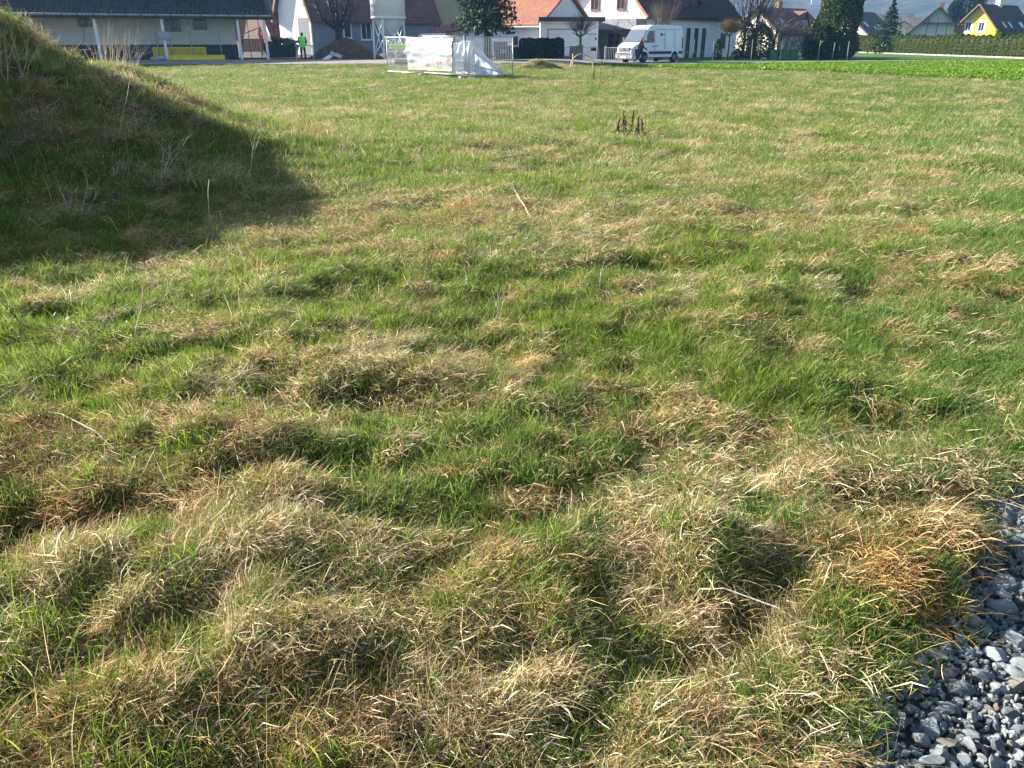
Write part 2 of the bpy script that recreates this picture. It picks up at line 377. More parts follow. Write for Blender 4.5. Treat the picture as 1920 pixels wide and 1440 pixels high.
# ------------------------------------------------------------------ grass
def blades(n, rad, L, W, th0, bend, segs=4, az=None, azs=math.pi, curl=0.0, z0=(-.01, .01), cluster=1.0, roll=.5, kink=0.0):
    """n ribbon blades; th0 tilt from vertical at the root, bend added towards the tip"""
    a = rng.uniform(0, 2 * math.pi, n); r = rad * np.sqrt(rng.uniform(0, 1, n)) ** cluster
    bx, by = r * np.cos(a), r * np.sin(a)
    phi = (rng.uniform(-azs, azs, n) if az is None else az + rng.normal(0, azs, n))
    ln = L[0] + (L[1] * 1.15 - L[0]) * rng.uniform(0, 1, n) ** 1.7; wd = .95 * (W[0] + (W[1] * 1.15 - W[0]) * rng.uniform(0, 1, n) ** 1.9)
    t0 = rng.uniform(th0[0], th0[1], n); bd = rng.uniform(bend[0], bend[1], n); cl = rng.normal(0, curl, n); ro = rng.uniform(-roll, roll, n)
    P = np.stack([bx, by, rng.uniform(z0[0], z0[1], n)], -1)
    kp = rng.integers(1, segs, n); kk = rng.uniform(0, kink, n) * (rng.uniform(0, 1, n) < .5)
    V = np.zeros((n, 2 * segs + 1, 3)); S = np.zeros((n, 2 * segs + 1))
    for k in range(segs + 1):
        s = k / segs
        th = t0 + bd * s ** 1.3 + kk * (k >= kp); ph = phi + cl * s
        d = np.stack([np.sin(th) * np.cos(ph), np.sin(th) * np.sin(ph), np.cos(th)], -1)
        sd = np.stack([-np.sin(ph), np.cos(ph), np.zeros(n)], -1); up = np.cross(d, sd)
        sd = sd * np.cos(ro + s)[:, None] + up * np.sin(ro + s)[:, None]
        if k < segs:
            wk = wd * (.75 + .5 * s - .95 * s * s)
            V[:, 2 * k] = P - sd * wk[:, None] / 2; V[:, 2 * k + 1] = P + sd * wk[:, None] / 2
        else: V[:, 2 * k] = P
        if k < segs: P = P + d * (ln / segs)[:, None]
        P[:, 2] = np.maximum(P[:, 2], -.012)
    base = np.arange(n)[:, None] * (2 * segs + 1)
    q = np.array([[2 * k, 2 * k + 1, 2 * k + 3, 2 * k + 2] for k in range(segs - 1)])
    Q = (base[:, :, None] + q[None]).reshape(-1, 4)
    T = (base + np.array([[2 * segs - 2, 2 * segs - 1, 2 * segs]])).reshape(-1, 3)
    rn = np.repeat(rng.uniform(0, 1, n), 2 * segs + 1)
    return V.reshape(-1, 3), Q, T, rn
def merge(parts):
    V = []; Q = []; T = []; Rn = []; k = 0
    for v, q, t, r in parts:
        V.append(v); Q.append(q + k); T.append(t + k); Rn.append(r); k += len(v)
    return np.concatenate(V), np.concatenate(Q), np.concatenate(T), np.concatenate(Rn)
def protos(cname, gens, m):
    c = bpy.data.collections.new(cname)
    for i, g in enumerate(gens):
        V, Q, T, rn = merge(g() if isinstance(g(), list) else [g()])
        me = np_mesh('%s_%02d' % (cname, i), V, Q, T, rn, m)
        c.objects.link(bpy.data.objects.new('%s_%02d' % (cname, i), me))
    return c
def scatter(name, coll, P, rot, scl, tint, nvar, label, idx=None):
    n = len(P); me = bpy.data.meshes.new(name); me.vertices.add(n); me.vertices.foreach_set('co', np.asarray(P, np.float32).ravel())
    set_attr(me, 'rot', rot, typ='FLOAT_VECTOR'); set_attr(me, 'scl', scl, typ='FLOAT_VECTOR'); set_attr(me, 'tint', tint)
    set_attr(me, 'idx', (rng.integers(0, nvar, n) if idx is None else idx).astype(np.int32), typ='INT')
    o = link(name, me)
    ng = bpy.data.node_groups.new(name + '_nodes', 'GeometryNodeTree')
    ng.interface.new_socket('Geometry', in_out='INPUT', socket_type='NodeSocketGeometry'); ng.interface.new_socket('Geometry', in_out='OUTPUT', socket_type='NodeSocketGeometry')
    N = ng.nodes; Lk = ng.links; gi = N.new('NodeGroupInput'); go = N.new('NodeGroupOutput')
    ci = N.new('GeometryNodeCollectionInfo'); ci.inputs[0].default_value = coll; ci.inputs['Separate Children'].default_value = True; ci.inputs['Reset Children'].default_value = True
    ip = N.new('GeometryNodeInstanceOnPoints'); ip.inputs['Pick Instance'].default_value = True
    def na(nm, t): q = N.new('GeometryNodeInputNamedAttribute'); q.data_type = t; q.inputs[0].default_value = nm; return q.outputs[0]
    Lk.new(gi.outputs[0], ip.inputs['Points']); Lk.new(ci.outputs[0], ip.inputs['Instance']); Lk.new(na('idx', 'INT'), ip.inputs['Instance Index'])
    Lk.new(na('rot', 'FLOAT_VECTOR'), ip.inputs['Rotation']); Lk.new(na('scl', 'FLOAT_VECTOR'), ip.inputs['Scale']); Lk.new(ip.outputs[0], go.inputs[0])
    md = o.modifiers.new('scatter', 'NODES'); md.node_group = ng
    return tag(o, label, kind='stuff')
GREEN = mat_leaf('green_blades', (.038, .078, .009), (.30, .37, .060), .46, .5, tintc=(.74, 1.0, 1.9), cc=(.125, .195, .022))
STRAW = mat_leaf('straw_blades', (.17, .088, .028), (.91, .79, .52), .34, .7, tintc=(.80, .62, .45), cc=(.56, .43, .21))
CROPM = mat_leaf('crop_leaves', (.085, .16, .012), (.22, .33, .035), .35, .5)

cGs = protos('green_short', [lambda: [blades(46, .075, (.025, .075), (.0014, .0032), (.0, .5), (.1, .9)), blades(14, .07, (.04, .09), (.0012, .0026), (.7, 1.3), (.1, .6), curl=.5)] for _ in range(6)], GREEN)
cGl = protos('green_long', [lambda: [blades(26, .055, (.07, .15), (.0022, .0044), (.02, .6), (.2, 1.2), 5), blades(20, .07, (.04, .09), (.0018, .0034), (.1, .6), (.1, .8))] for _ in range(7)], GREEN)
cDm = protos('straw_mat', [lambda: [blades(34, .09, (.03, .125), (.0014, .0040), (.8, 1.5), (-.3, .8), 5, az=0, azs=1.0, curl=.7, z0=(0, .045), kink=.8), blades(34, .10, (.015, .06), (.0014, .0034), (.7, 1.55), (-.3, .5), 3, z0=(0, .04))] for _ in range(10)], STRAW)
cDt = protos('straw_tussock', [lambda: [blades(32, .055, (.05, .15), (.0018, .0044), (.2, .9), (1.0, 2.8), 7, curl=.8, kink=.8), blades(24, .09, (.02, .08), (.0016, .0036), (.6, 1.5), (-.1, .8), 4, z0=(0, .03))] for _ in range(9)], STRAW)
cDs = protos('straw_stalk', [lambda: [blades(4, .05, (.12, .28), (.0016, .0032), (.2, 1.2), (.1, .8), 5, curl=.4, kink=1.4), blades(4, .06, (.06, .15), (.004, .0078), (.5, 1.3), (.5, 2.4), 7, curl=1.3)] for _ in range(8)], STRAW)
# wider patches for the middle and far meadow
cPg = protos('green_patch', [lambda: [blades(150, .26, (.05, .12), (.003, .0065), (.0, .5), (.2, .9), 3, cluster=1)] for _ in range(5)], GREEN)
cPd = protos('straw_patch', [lambda: [blades(70, .26, (.08, .20), (.003, .0065), (.3, 1.3), (.2, 1.2), 4, curl=.6), blades(60, .26, (.05, .14), (.003, .006), (1.1, 1.5), (-.1, .3), 3, z0=(0, .05))] for _ in range(5)], STRAW)

def wedge(n, r0, r1, half, cx=0.0, cy=-.6, pw=1.0):
    u = rng.uniform(0, 1, n); r = (r0 ** pw + u * (r1 ** pw - r0 ** pw)) ** (1 / pw); a = rng.uniform(-half, half, n)
    x = cx + r * np.sin(a); y = cy + r * np.cos(a); return x, y
def flow(x, y):
    return -.4 + 3.4 * (fbm(x, y, .9, 81, 2) - .5) + 4.0 * (vnoise(x, y, .22, 83) - .5) - .6 * sst(.2, 2.0, x) * sst(5, 2, y)
def keep_field(x, y):
    k = (gravel_side(x, y) + rng.normal(.0, .06, len(x)) < -.03) | (y > 5) | (x < 0)
    return k & (y < road_front(x) - .15) & (y > .35)
def holes():
    hs = [ell(1195, 503, 46, 8), ell(1605, 545, 24, 12), ell(600, 748, 60, 16), ell(90, 1010, 140, 22), ell(1150, 700, 40, 12), ell(460, 900, 50, 14), ell(1060, 955, 40, 14), ell(240, 690, 30, 12), ell(700, 475, 40, 10), ell(985, 322, 28, 4), ell(600, 330, 50, 9)]
    return hs
HOLES = holes()
def bare(x, y):
    b = 0
    for e in HOLES: b = b + blob(x, y, e, 1.0)
    return np.clip(b, 0, 1)
def place(kind, x, y, smin, smax, zs=1.0, dirn=False, tilt=.25):
    n = len(x); z = height(x, y) - .004
    e = .04; gxn = (height(x + e, y) - height(x - e, y)) / (2 * e); gyn = (height(x, y + e) - height(x, y - e)) / (2 * e)
    az = flow(x, y) + rng.normal(0, .35, n) if dirn else rng.uniform(0, 2 * math.pi, n)
    f = 1.0 if dirn else .35
    rx = np.arctan(gyn) * f; ry = -np.arctan(gxn) * f          # lie on the slope; Euler XYZ: z spin first
    rot = np.stack([rx + rng.normal(0, tilt * .4, n), ry + rng.normal(0, tilt * .4, n), az], -1)
    s = rng.uniform(smin, smax, n); scl = np.stack([s, s, s * zs * rng.uniform(.8, 1.2, n)], -1)
    return np.stack([x, y, z], -1), rot, scl
def cat(L): return tuple(np.concatenate(q) for q in zip(*L))
def tint_green(x, y): return np.clip(.05 + .8 * x / (y + 3) + .9 * (fbm(x, y, 1.4, 91, 2) - .5), 0, 1)
def tint_dry(x, y): return np.clip(.25 + 1.6 * (fbm(x, y, .7, 95, 2) - .5) + .38 * blob(x, y, ell(1760, 1090, 200, 120)) + .35 * blob(x, y, ell(160, 1000, 250, 70)) - .3 * sst(6, 14, y) + .45 * sst(.2, .8, mound(x, y)), 0, 1)
gs, gl, dm, dt, ds, pg, pd = [], [], [], [], [], [], []
def sow(lst, n, r0, r1, half, prob, smin, smax, zs=1.0, dirn=False, tint=None, pw=1.0, tilt=.25):
    x, y = wedge(n, r0, r1, half, pw=pw)
    k = keep_field(x, y) & (rng.uniform(0, 1, n) < prob(x, y)); x, y = x[k], y[k]
    P, Rt, S = place(None, x, y, smin, smax, zs, dirn, tilt); lst.append((P, Rt, S, tint(x, y)))
dgr = lambda x, y: np.clip(1.35 - 1.25 * dryness(x, y), .50, 1) * (1 - .85 * bare(x, y)) * (1 - .85 * crop(x, y))
ddr = lambda x, y: np.clip(1.35 * dryness(x, y) - .16, .16 + .16 * sst(5, 14, y), 1) * (1 - .75 * bare(x, y)) * (1 - crop(x, y))
# near: individual tufts
for r0, r1, n, sc in ((1.2, 3.4, 15500, .95), (3.4, 6.5, 23000, .98), (6.5, 12, 31000, 1.12)):
    sow(gs, int(n * .9), r0, r1, R(49), dgr, .8 * sc, 1.35 * sc, tint=tint_green, pw=1.7)
    sow(gl, int(n * .34), r0, r1, R(49), lambda x, y: dgr(x, y) * sst(.42, .62, fbm(x, y, .6, 55, 2)), .6 * sc, 1.15 * sc, tint=tint_green, pw=1.7)
    sow(gl, int(n * .26), r0, r1, R(49), lambda x, y: .35 + .65 * dgr(x, y), .5 * sc, .95 * sc, tint=tint_green, pw=1.7)
    sow(dm, int(n * .74), r0, r1, R(49), ddr, .7 * sc, 1.25 * sc, dirn=True, tint=tint_dry, pw=1.7)
    sow(dt, int(n * .36), r0, r1, R(49), lambda x, y: ddr(x, y) * sst(.40, .6, fbm(x, y, .42, 11, 2)), .55 * sc, 1.0 * sc, tint=tint_dry, pw=1.7)
    sow(ds, int(n * .10), r0, r1, R(49), lambda x, y: .2 + .8 * ddr(x, y), .55 * sc, 1.05 * sc, tint=lambda x, y: tint_dry(x, y) * .5, pw=1.7)
# middle and far
sow(pg, 15000, 10, 26, R(50), dgr, .75, 1.25, tint=tint_green, pw=1.4)
sow(pd, 13000, 10, 26, R(50), ddr, .7, 1.15, zs=.9, tint=tint_dry, pw=1.4)
sow(pg, 26000, 24, 64, R(48), dgr, 1.2, 2.0, zs=.62, tint=tint_green, pw=1.5)
sow(pd, 17000, 24, 64, R(48), ddr, 1.1, 1.8, zs=.55, tint=tint_dry, pw=1.5)
sow(gl, 9000, 6, 26, R(50), lambda x, y: dgr(x, y) * sst(.5, .7, fbm(x, y, 1.0, 55, 2)), 1.0, 1.5, tint=tint_green, pw=1.4)
sow(ds, 2200, 6, 30, R(50), lambda x, y: .2 + .8 * ddr(x, y), .7, 1.15, tint=lambda x, y: tint_dry(x, y) * .6, pw=1.4)
# taller dead brush all over the heap
x_, y_ = rng.uniform(-12, -2, 5200), rng.uniform(4.5, 15, 5200); k_ = (mound(x_, y_) > .12) & (fbm(x_, y_, 1.1, 97, 2) > .47); x_, y_ = x_[k_], y_[k_]
P_, R_, S_ = place(None, x_, y_, .9, 1.9, 1.0); ds.append((P_, R_, S_, rng.uniform(.6, 1, len(x_))))
for nm, c, L, nv, lb in (('short_green_grass', cGs, gs, 6, 'short fine green grass growing all over the meadow'), ('long_green_grass', cGl, gl, 6, 'longer green grass tufts among the straw'),
                         ('matted_dry_grass', cDm, dm, 10, 'flattened straw coloured dead grass matted over the ground'), ('dry_grass_tussocks', cDt, dt, 9, 'curled dry grass tussocks arching over'),
                         ('dry_grass_stalks', cDs, ds, 8, 'scattered dry stalks and bent dead blades'), ('distant_green_grass', cPg, pg, 5, 'green grass of the middle and far meadow'),
                         ('distant_dry_grass', cPd, pd, 5, 'dry bleached grass of the middle and far meadow')):
    P, Rt, S, T_ = cat(L); scatter(nm, c, P, Rt, S, T_, nv, lb)
    print(nm, len(P))
# leafy crop strip along the road
def leafy(n, rad, s):
    a = rng.uniform(0, 2 * math.pi, n); r = rad * np.sqrt(rng.uniform(0, 1, n)); c = np.stack([r * np.cos(a), r * np.sin(a), rng.uniform(.02, .14, n)], -1)
    return quads_cloud(c, s)
def quads_cloud(c, s, up=.5, s2=None):
    n = len(c); d = rng.normal(0, 1, (n, 3)); d[:, 2] = np.abs(d[:, 2]) + up; d /= np.linalg.norm(d, axis=1)[:, None]
    a = np.cross(d, rng.normal(0, 1, (n, 3))); a /= np.linalg.norm(a, axis=1)[:, None]; b = np.cross(d, a)
    ss = rng.uniform(.6, 1.2, n)[:, None] * s; sb = ss * (s2 if s2 else .6)
    V = np.stack([c - a * ss, c - b * sb + d * ss * .15, c + a * ss, c + b * sb + d * ss * .15], 1).reshape(-1, 3)
    Q = np.arange(4 * n).reshape(-1, 4); return V, Q, np.zeros((0, 3), int), np.repeat(rng.uniform(0, 1, n), 4)
cCr = protos('crop_patch', [lambda: [leafy(170, .5, .05)] for _ in range(4)], CROPM)
x = rng.uniform(2, 90, 34000); y = rng.uniform(34, 78, 34000)
k = (rng.uniform(0, 1, len(x)) < crop(x, y)) & (y < road_front(x) - .5) & (np.abs(x / y) < .85); x, y = x[k], y[k]
s = rng.uniform(.8, 1.5, len(x))
scatter('green_crop', cCr, np.stack([x, y, height(x, y)], -1), np.stack([x * 0, x * 0, rng.uniform(0, 6.28, len(x))], -1), np.stack([s, s, s], -1), x * 0, 4, 'bright green leafy crop strip along the lane')

# ------------------------------------------------------------------ gravel path
stonem = []
for i, (c, c2) in enumerate([((.13, .14, .14), (.31, .335, .335)), ((.18, .20, .19), (.38, .40, .39)), ((.26, .275, .28), (.50, .52, .53)), ((.07, .08, .085), (.18, .20, .21)), ((.17, .145, .11), (.27, .235, .18))]):
    stonem.append(mat('crushed_stone_%d' % i, c, .8, .25, 22, .6, c2=c2, detail=6, bscale=60))
def stone_mesh(i, sub=2):
    bm = bmesh.new(); bmesh.ops.create_icosphere(bm, subdivisions=sub, radius=1)
    r = random.Random(100 + i)
    for k in range(8):      # chop with random planes: angular crushed rock
        nv = Vector((r.gauss(0, 1), r.gauss(0, 1), r.gauss(0, 1))).normalized(); dd = r.uniform(.34, .72)
        for v in bm.verts:
            q = v.co.dot(nv) - dd
            if q > 0: v.co -= nv * q
    for v in bm.verts:
        v.co += Vector((r.uniform(-1, 1), r.uniform(-1, 1), r.uniform(-1, 1))) * .012; v.co *= 1.25
        v.co.x *= 1.35; v.co.z *= .72
    me = bpy.data.meshes.new('stone'); bm.to_mesh(me); bm.free(); return me
smesh = [stone_mesh(i) for i in range(12)]
for i, q in enumerate(smesh): q.materials.append(stonem[[0, 1, 0, 3, 1, 2, 0, 1, 3, 4, 1, 0][i]])
gb = MB(); N_ = 26
gxs = np.linspace(.3, 4.2, N_); gys = np.linspace(-.5, 4.6, N_ * 2)
V = []; Q = []
for a in gxs:
    for b_ in gys: V.append((a, b_, float(height(a, b_)) + (-.004 if gravel_side(a, b_) > .06 else -.05)))
M2 = len(gys)
Q = [(i * M2 + j, (i + 1) * M2 + j, (i + 1) * M2 + j + 1, i * M2 + j + 1) for i in range(len(gxs) - 1) for j in range(M2 - 1)]
path = tag(link('gravel_path', np_mesh('gravel_path', V, Q, mt=mat('gravel_grit', (.05, .052, .05), .95, .4, 60, .8, c2=(.15, .15, .14), detail=6))), 'edge of a path of blue grey crushed stone', kind='structure')
big = []; rs = random.Random(5)
def too_close(x, y, r, L): return any((x - a) ** 2 + (y - b) ** 2 < ((r + c) * .80) ** 2 for a, b, c in L)
tries = 0
while len(big) < 298 and tries < 60000:
    tries += 1
    y = rs.uniform(.85, 2.9); x = rs.uniform(.55, 1.75)
    g = float(gravel_side(x, y))
    if g < -.03 or abs(math.atan2(x, y)) > R(44): continue
    if g < .05 and rs.random() < .6: continue
    r = rs.choice([.011, .014, .017, .020, .025, .032]) * rs.uniform(.85, 1.15)
    if too_close(x, y, r, big): continue
    big.append((x, y, r))
for x, y, r in big:
    o = bpy.data.objects.new('stone', rs.choice(smesh)); col.objects.link(o); o.parent = path
    o.location = (x, y, float(height(x, y)) + r * .35); o.rotation_euler = (rs.gauss(0, .5), rs.gauss(0, .5), rs.uniform(0, 6.28)); o.scale = (r * rs.uniform(.9, 1.2), r * rs.uniform(.8, 1.1), r * rs.uniform(.8, 1.2))
cS = bpy.data.collections.new('small_stone')
for i, q in enumerate(smesh): cS.objects.link(bpy.data.objects.new('small_stone_%02d' % i, q))
n = 60000; x = rng.uniform(.35, 4, n); y = rng.uniform(-.4, 4.4, n); g = gravel_side(x, y); k = (g > 0.0) | ((g > -.10) & (rng.uniform(0, 1, n) < .12)); x, y = x[k], y[k]
inner = (y > .75) & (y < 3) & (x < 1.85)
sz = np.where(inner, rng.uniform(.004, .013, len(x)), rng.uniform(.010, .026, len(x)))
sc = scatter('gravel', cS, np.stack([x, y, height(x, y) + rng.uniform(-.002, .010, len(x))], -1), rng.uniform(0, 6.28, (len(x), 3)), np.stack([sz, sz * rng.uniform(.8, 1.1, len(x)), sz], -1), x * 0, 12, None)
sc.parent = path

# soil clods beside the path and dark clods in the meadow
def clod(name, p, r, label, m, cat_='clod', group=None, seed=1):
    bm = bmesh.new(); bmesh.ops.create_icosphere(bm, subdivisions=4, radius=1)
    co = np.array([v.co[:] for v in bm.verts]); nn = fbm(co[:, 0] * 1.3 + co[:, 2] + 9 * seed, co[:, 1] * 1.3 - co[:, 2] * .7, .6, 200 + seed, 4)
    for v, q in zip(bm.verts, nn): v.co = v.co * (.55 + .9 * q); v.co.z *= .62; v.co = v.co * r
    me = bpy.data.meshes.new(name); bm.to_mesh(me); bm.free()
    o = link(name, me, None, m, True); o.location = p; return tag(o, label, cat_, group)
sm1 = mat('dry_clay', (.20, .155, .10), .95, .3, 40, .8, detail=6, c2=(.30, .24, .165))
p = gnd(1835, 872); clod('soil_clod', (p.x, p.y, float(height(p.x, p.y)) + .03), .042, 'larger of two pale dry soil clods where the grass meets the path', sm1, seed=2)
p = gnd(1862, 895); clod('soil_clod', (p.x, p.y, float(height(p.x, p.y)) + .02), .030, 'smaller round soil clod right beside the larger clod', sm1, seed=5)
for q, r, lb in (((985, 322), .20, 'dark brown clod of turned roots behind the fallen pale stem'), ((1235, 172), .12, 'small dark clod in the far meadow')):
    p = gnd(*q); clod('root_clod', (p.x, p.y, float(height(p.x, p.y)) - .02), r, lb, soil, seed=int(q[0]))

# ------------------------------------------------------------------ dry branches, stems and weeds
stemm = mat('bleached_stem', (.42, .34, .24), .8, .25, 30, .2)
darkstem = mat('dark_dead_stem', (.075, .045, .030), .9, .3, 30, .3)
twigm = mat('grey_brown_twig', (.13, .10, .075), .9, .3, 30, .2)
def branchy(b, p, d, L, r, depth, rg, spread=.5, kids=(2, 3), droop=0.0, n=4, taper=.55):
    p = Vector(p); d = Vector(d).normalized(); pts = [p.copy()]; rs_ = [r]; K = 4
    for k in range(K):
        d = (d + Vector((rg.gauss(0, .12), rg.gauss(0, .12), rg.gauss(0, .10) - droop))).normalized()
        p = p + d * L / K; pts.append(p.copy()); rs_.append(r * (1 - (1 - taper) * (k + 1) / K))
    b.tube(pts, rs_, n, cap=False)
    if depth > 0:
        for i in range(rg.randint(*kids)):
            t = rg.randint(2, K); q = pts[t]; a = rg.uniform(0, 6.28)
            x = d.orthogonal().normalized(); y = d.cross(x)
            nd = (d + (x * math.cos(a) + y * math.sin(a)) * rg.uniform(spread * .6, spread * 1.5)).normalized()
            branchy(b, q, nd, L * rg.uniform(.5, .8), rs_[t] * .72, depth - 1, rg, spread, kids, droop, n, taper)
def on(px, py, lift=0.0):
    """point on the terrain seen at this pixel"""
    a, f, z = ray(px, py); t = 1.0
    for _ in range(900):
        x_, y_, z_ = a * t, f * t, CAMH + z * t
        if z_ <= float(height(x_, y_)): break
        t *= 1.008
    return Vector((x_, y_, z_ + lift))
def weed(name, px, py, hgt, lean, label, m, depth=2, seed=1, r=.005, spread=.45, cat_='dead stem', group=None, kids=(2, 3), stems=1):
    rg = random.Random(seed); b = MB(); o = on(px, py)
    for s in range(stems):
        branchy(b, (rg.uniform(-.04, .04) * stems ** .5, rg.uniform(-.04, .04) * stems ** .5, -.02), Vector(lean) + Vector((rg.gauss(0, .12), rg.gauss(0, .1), 0)) * (stems > 1), hgt * rg.uniform(.8, 1.1), r, depth, rg, spread, kids)
    ob = b.build(name, m); ob.location = o; return tag(ob, label, cat_, group)
weed('dry_branch', 283, 358, .50, (.75, .1, .62), 'pale forked dry branch standing out against the shaded mound', stemm, 2, 3, .006, .45, 'branch', kids=(3, 4))
weed('dry_branch', 395, 425, .60, (.42, -.05, .8), 'thin bent dry stem above the straw band at the foot of the mound', stemm, 0, 4, .006, cat_='branch')
weed('dead_weed', 225, 265, .75, (.32, .1, .95), 'tall bleached seed stem with side twigs on the middle of the mound', stemm, 2, 7, .005, .3)
weed('dead_weed', 465, 350, .55, (.1, .05, 1), 'single upright stem at the right shoulder of the mound', stemm, 1, 8, .005, .3)
weed('dead_weed', 470, 308, .50, (.55, 0, .7), 'slanting dead stem on the right toe of the mound', stemm, 1, 9, .005, .4)
weed('dead_weed', 322, 320, .38, (.2, .1, .9), 'short stem behind the pale forked branch', stemm, 1, 12, .004, .4)
weed('dead_weed', 20, 300, .55, (.6, 0, .7), 'tangled dead stems at the left edge of the mound', twigm, 2, 13, .0035, .7, stems=7)
weed('dead_weed', 55, 250, .75, (.1, 0, .9), 'tall thin dead stems rising from the left side of the mound', twigm, 2, 14, .005, .4, stems=4)
weed('dead_weed', 135, 420, .40, (.3, 0, .8), 'short pinkish dead stems low on the mound', stemm, 1, 15, .004, .5, stems=4)
DW = ['thin grey weed stem at the middle of the mound slope', 'thin grey weed leaning right below the mound crest line', 'thin weed stem near the right shoulder of the mound', 'grey weed stem left of the pale forked branch', 'grey leaning weed low at the left of the mound', 'upright grey weed at the right end of the mound slope', 'grey weed stem high on the mound under the white wall',
    'upright weed stem high at the far left of the mound', 'grey weed leaning left beside the pale forked branch', 'small grey weed leaning right at the foot of the mound', 'grey weed leaning over the mound crest below the yellow beam', 'lowest grey weed at the left edge of the picture']
for k, (px, py, h_, ln) in enumerate([(250, 215, .5, (.3, 0, .8)), (290, 190, .55, (.5, 0, .7)), (330, 240, .4, (.4, 0, .8)), (180, 320, .45, (.3, 0, .8)), (100, 350, .5, (.5, 0, .8)), (400, 270, .4, (.3, 0, .9)), (150, 180, .5, (.4, 0, .8)), (60, 180, .5, (.2, 0, .9)), (350, 330, .4, (-.3, 0, .9)), (210, 400, .35, (.5, 0, .7)), (300, 110, .5, (.5, 0, .6)), (40, 430, .4, (.4, 0, .7))]):
    weed('dead_weed', px, py, h_, ln, DW[k], twigm, 2, 20 + k, .004, .5, group='thin dead weeds on the mound', kids=(2, 4))
weed('dead_weed_clump', 205, 130, .44, (.14, 0, 1), 'clump of tall bleached weeds behind the mound in front of the white wall', stemm, 2, 41, .0035, .35, 'weed', stems=22)
weed('dead_weed_clump', 240, 138, .42, (.35, 0, .8), 'low spreading bleached weeds right of the tall weed clump', stemm, 2, 43, .003, .6, 'weed', stems=14)
weed('dead_weed', 120, 112, .62, (.8, .1, .6), 'leaning twig above the crest of the mound', darkstem, 1, 44, .012, .5)
weed('dead_weed', 28, 42, 1.1, (1, 0, .75), 'bare twig rising over the top of the mound at the left corner', twigm, 2, 45, .010, .5, stems=3)
# darker dead weeds low left and pale stalks in the open meadow
for k, (px, py, h_, ln, lb, m) in enumerate([(60, 640, .35, (-.15, 0, 1), 'dark dead weed stem in the green grass near the left edge', darkstem), (110, 715, .22, (.05, 0, 1), 'short dark stick below the dark weed near the left edge', darkstem),
        (245, 640, .26, (.1, 0, 1), 'pale upright stem in the green patch left of centre', stemm), (990, 470, .30, (-.05, 0, 1), 'forked pale stem behind the green tuft in mid meadow', stemm),
        (940, 640, .34, (-.1, 0, 1), 'loose pale grass panicle standing above the green grass', stemm), (770, 520, .20, (0, 0, 1), 'small grey shrivelled weed head left of centre', twigm), (580, 250, .35, (0, 0, 1), 'dark dead weed just right of the mound', darkstem),
        (1135, 560, .22, (.1, 0, 1), 'pale stalk in the straw right of centre', stemm)]):
    weed('dead_weed', px, py, h_, ln, lb, m, 1 if 'short' in lb else 2, 60 + k, .004, .3)
def fallen(px, py, qx, qy, label, r=.006, seed=3, m=stemm, kids=3):
    rg = random.Random(seed); a = on(px, py, .03); c = on(qx, qy, .05); b = MB(); d = c - a; L = d.length
    b.tube([Vector((0, 0, 0)), d * .3 + Vector((0, 0, .05)), d * .7 + Vector((0, 0, .06)), d], [r, r * .9, r * .7, r * .4], 5)
    for k in range(kids):
        q = d * rg.uniform(.3, .9); b.tube([q + Vector((0, 0, .04)), q + d.normalized() * L * .2 + Vector((rg.gauss(0, .05), rg.gauss(0, .06), rg.uniform(.02, .1)))], [r * .5, r * .25], 4)
    o = b.build('fallen_reed', m); o.location = a; return tag(o, label, 'dead stem')
fallen(905, 312, 1010, 300, 'pale fallen stem lying in front of the brown root clod', .012, 3, kids=5)
fallen(905, 306, 975, 284, 'arched fallen weed stem behind the pale fallen stem', .008, 5, kids=6)
fallen(1000, 425, 950, 352, 'slanting dry stalk lying across the straw tussock', .005, 6)
fallen(645, 850, 680, 856, 'short pale split piece of reed at the foot of the straw bank', .008, 7, kids=0)
fallen(1535, 1205, 1280, 1130, 'long bent dry reed above the dark hollow near the path', .0028, 8, kids=1)
fallen(1280, 1330, 1420, 1305, 'pale kinked reed lying near the bottom edge', .003, 9, kids=1)
fallen(1475, 1430, 1600, 1400, 'pale double reed in the bottom right corner beside the stones', .003, 10, kids=1)
fallen(80, 780, 240, 880, 'long thin dead stem slanting over the left straw bank', .003, 11, kids=1)
# dock seed heads
def dock(px, py, h_, label, seed, n=1, lean=(0, 0, 1)):
    rg = random.Random(seed); o = on(px, py); root = empty('dock_plant', o, 0, label, 'dock plant')
    sb = MB(); hb = MB()
    for s in range(n):
        a = Vector((rg.uniform(-.05, .05) * (n > 1), rg.uniform(-.05, .05), 0)); H = h_ * rg.uniform(.75, 1.05); t = a + Vector((lean[0] * H + rg.uniform(-.04, .04), rg.uniform(-.03, .03), H))
        sb.tube([a, (a + t) / 2, t], [.008, .007, .004], 5)
        for k in range(46):
            u = rg.uniform(.38, 1.0); q = a.lerp(t, u); w_ = .034 * (1.05 - u) * rg.uniform(.2, 1.2) + .004; ang = rg.uniform(0, 6.28)
            c = q + Vector((math.cos(ang) * w_, math.sin(ang) * w_, 0)); hb.box(c, (.013, .013, .024), ang, Matrix.Rotation(ang, 4, 'Z') @ Matrix.Rotation(rg.uniform(-.6, .6), 4, 'X'))
    sb.build('stem', darkstem, root); tag(hb.build('seed_head', darkdock, root), kind='stuff')
    c = np.stack([rng.normal(0, .07, 14), rng.normal(0, .07, 14), rng.uniform(.03, .12, 14)], -1); V, Q, T, rn = quads_cloud(c, .07, .3, .35); tag(link('leaves', np_mesh('leaves', V, Q, None, rn, weedm), root), kind='stuff'); return root
weedm = mat_leaf('weed_leaf', (.02, .055, .012), (.09, .17, .04), .3, .45)
darkdock = mat('dock_seed', (.12, .045, .026), .9, .4, 40, .3)
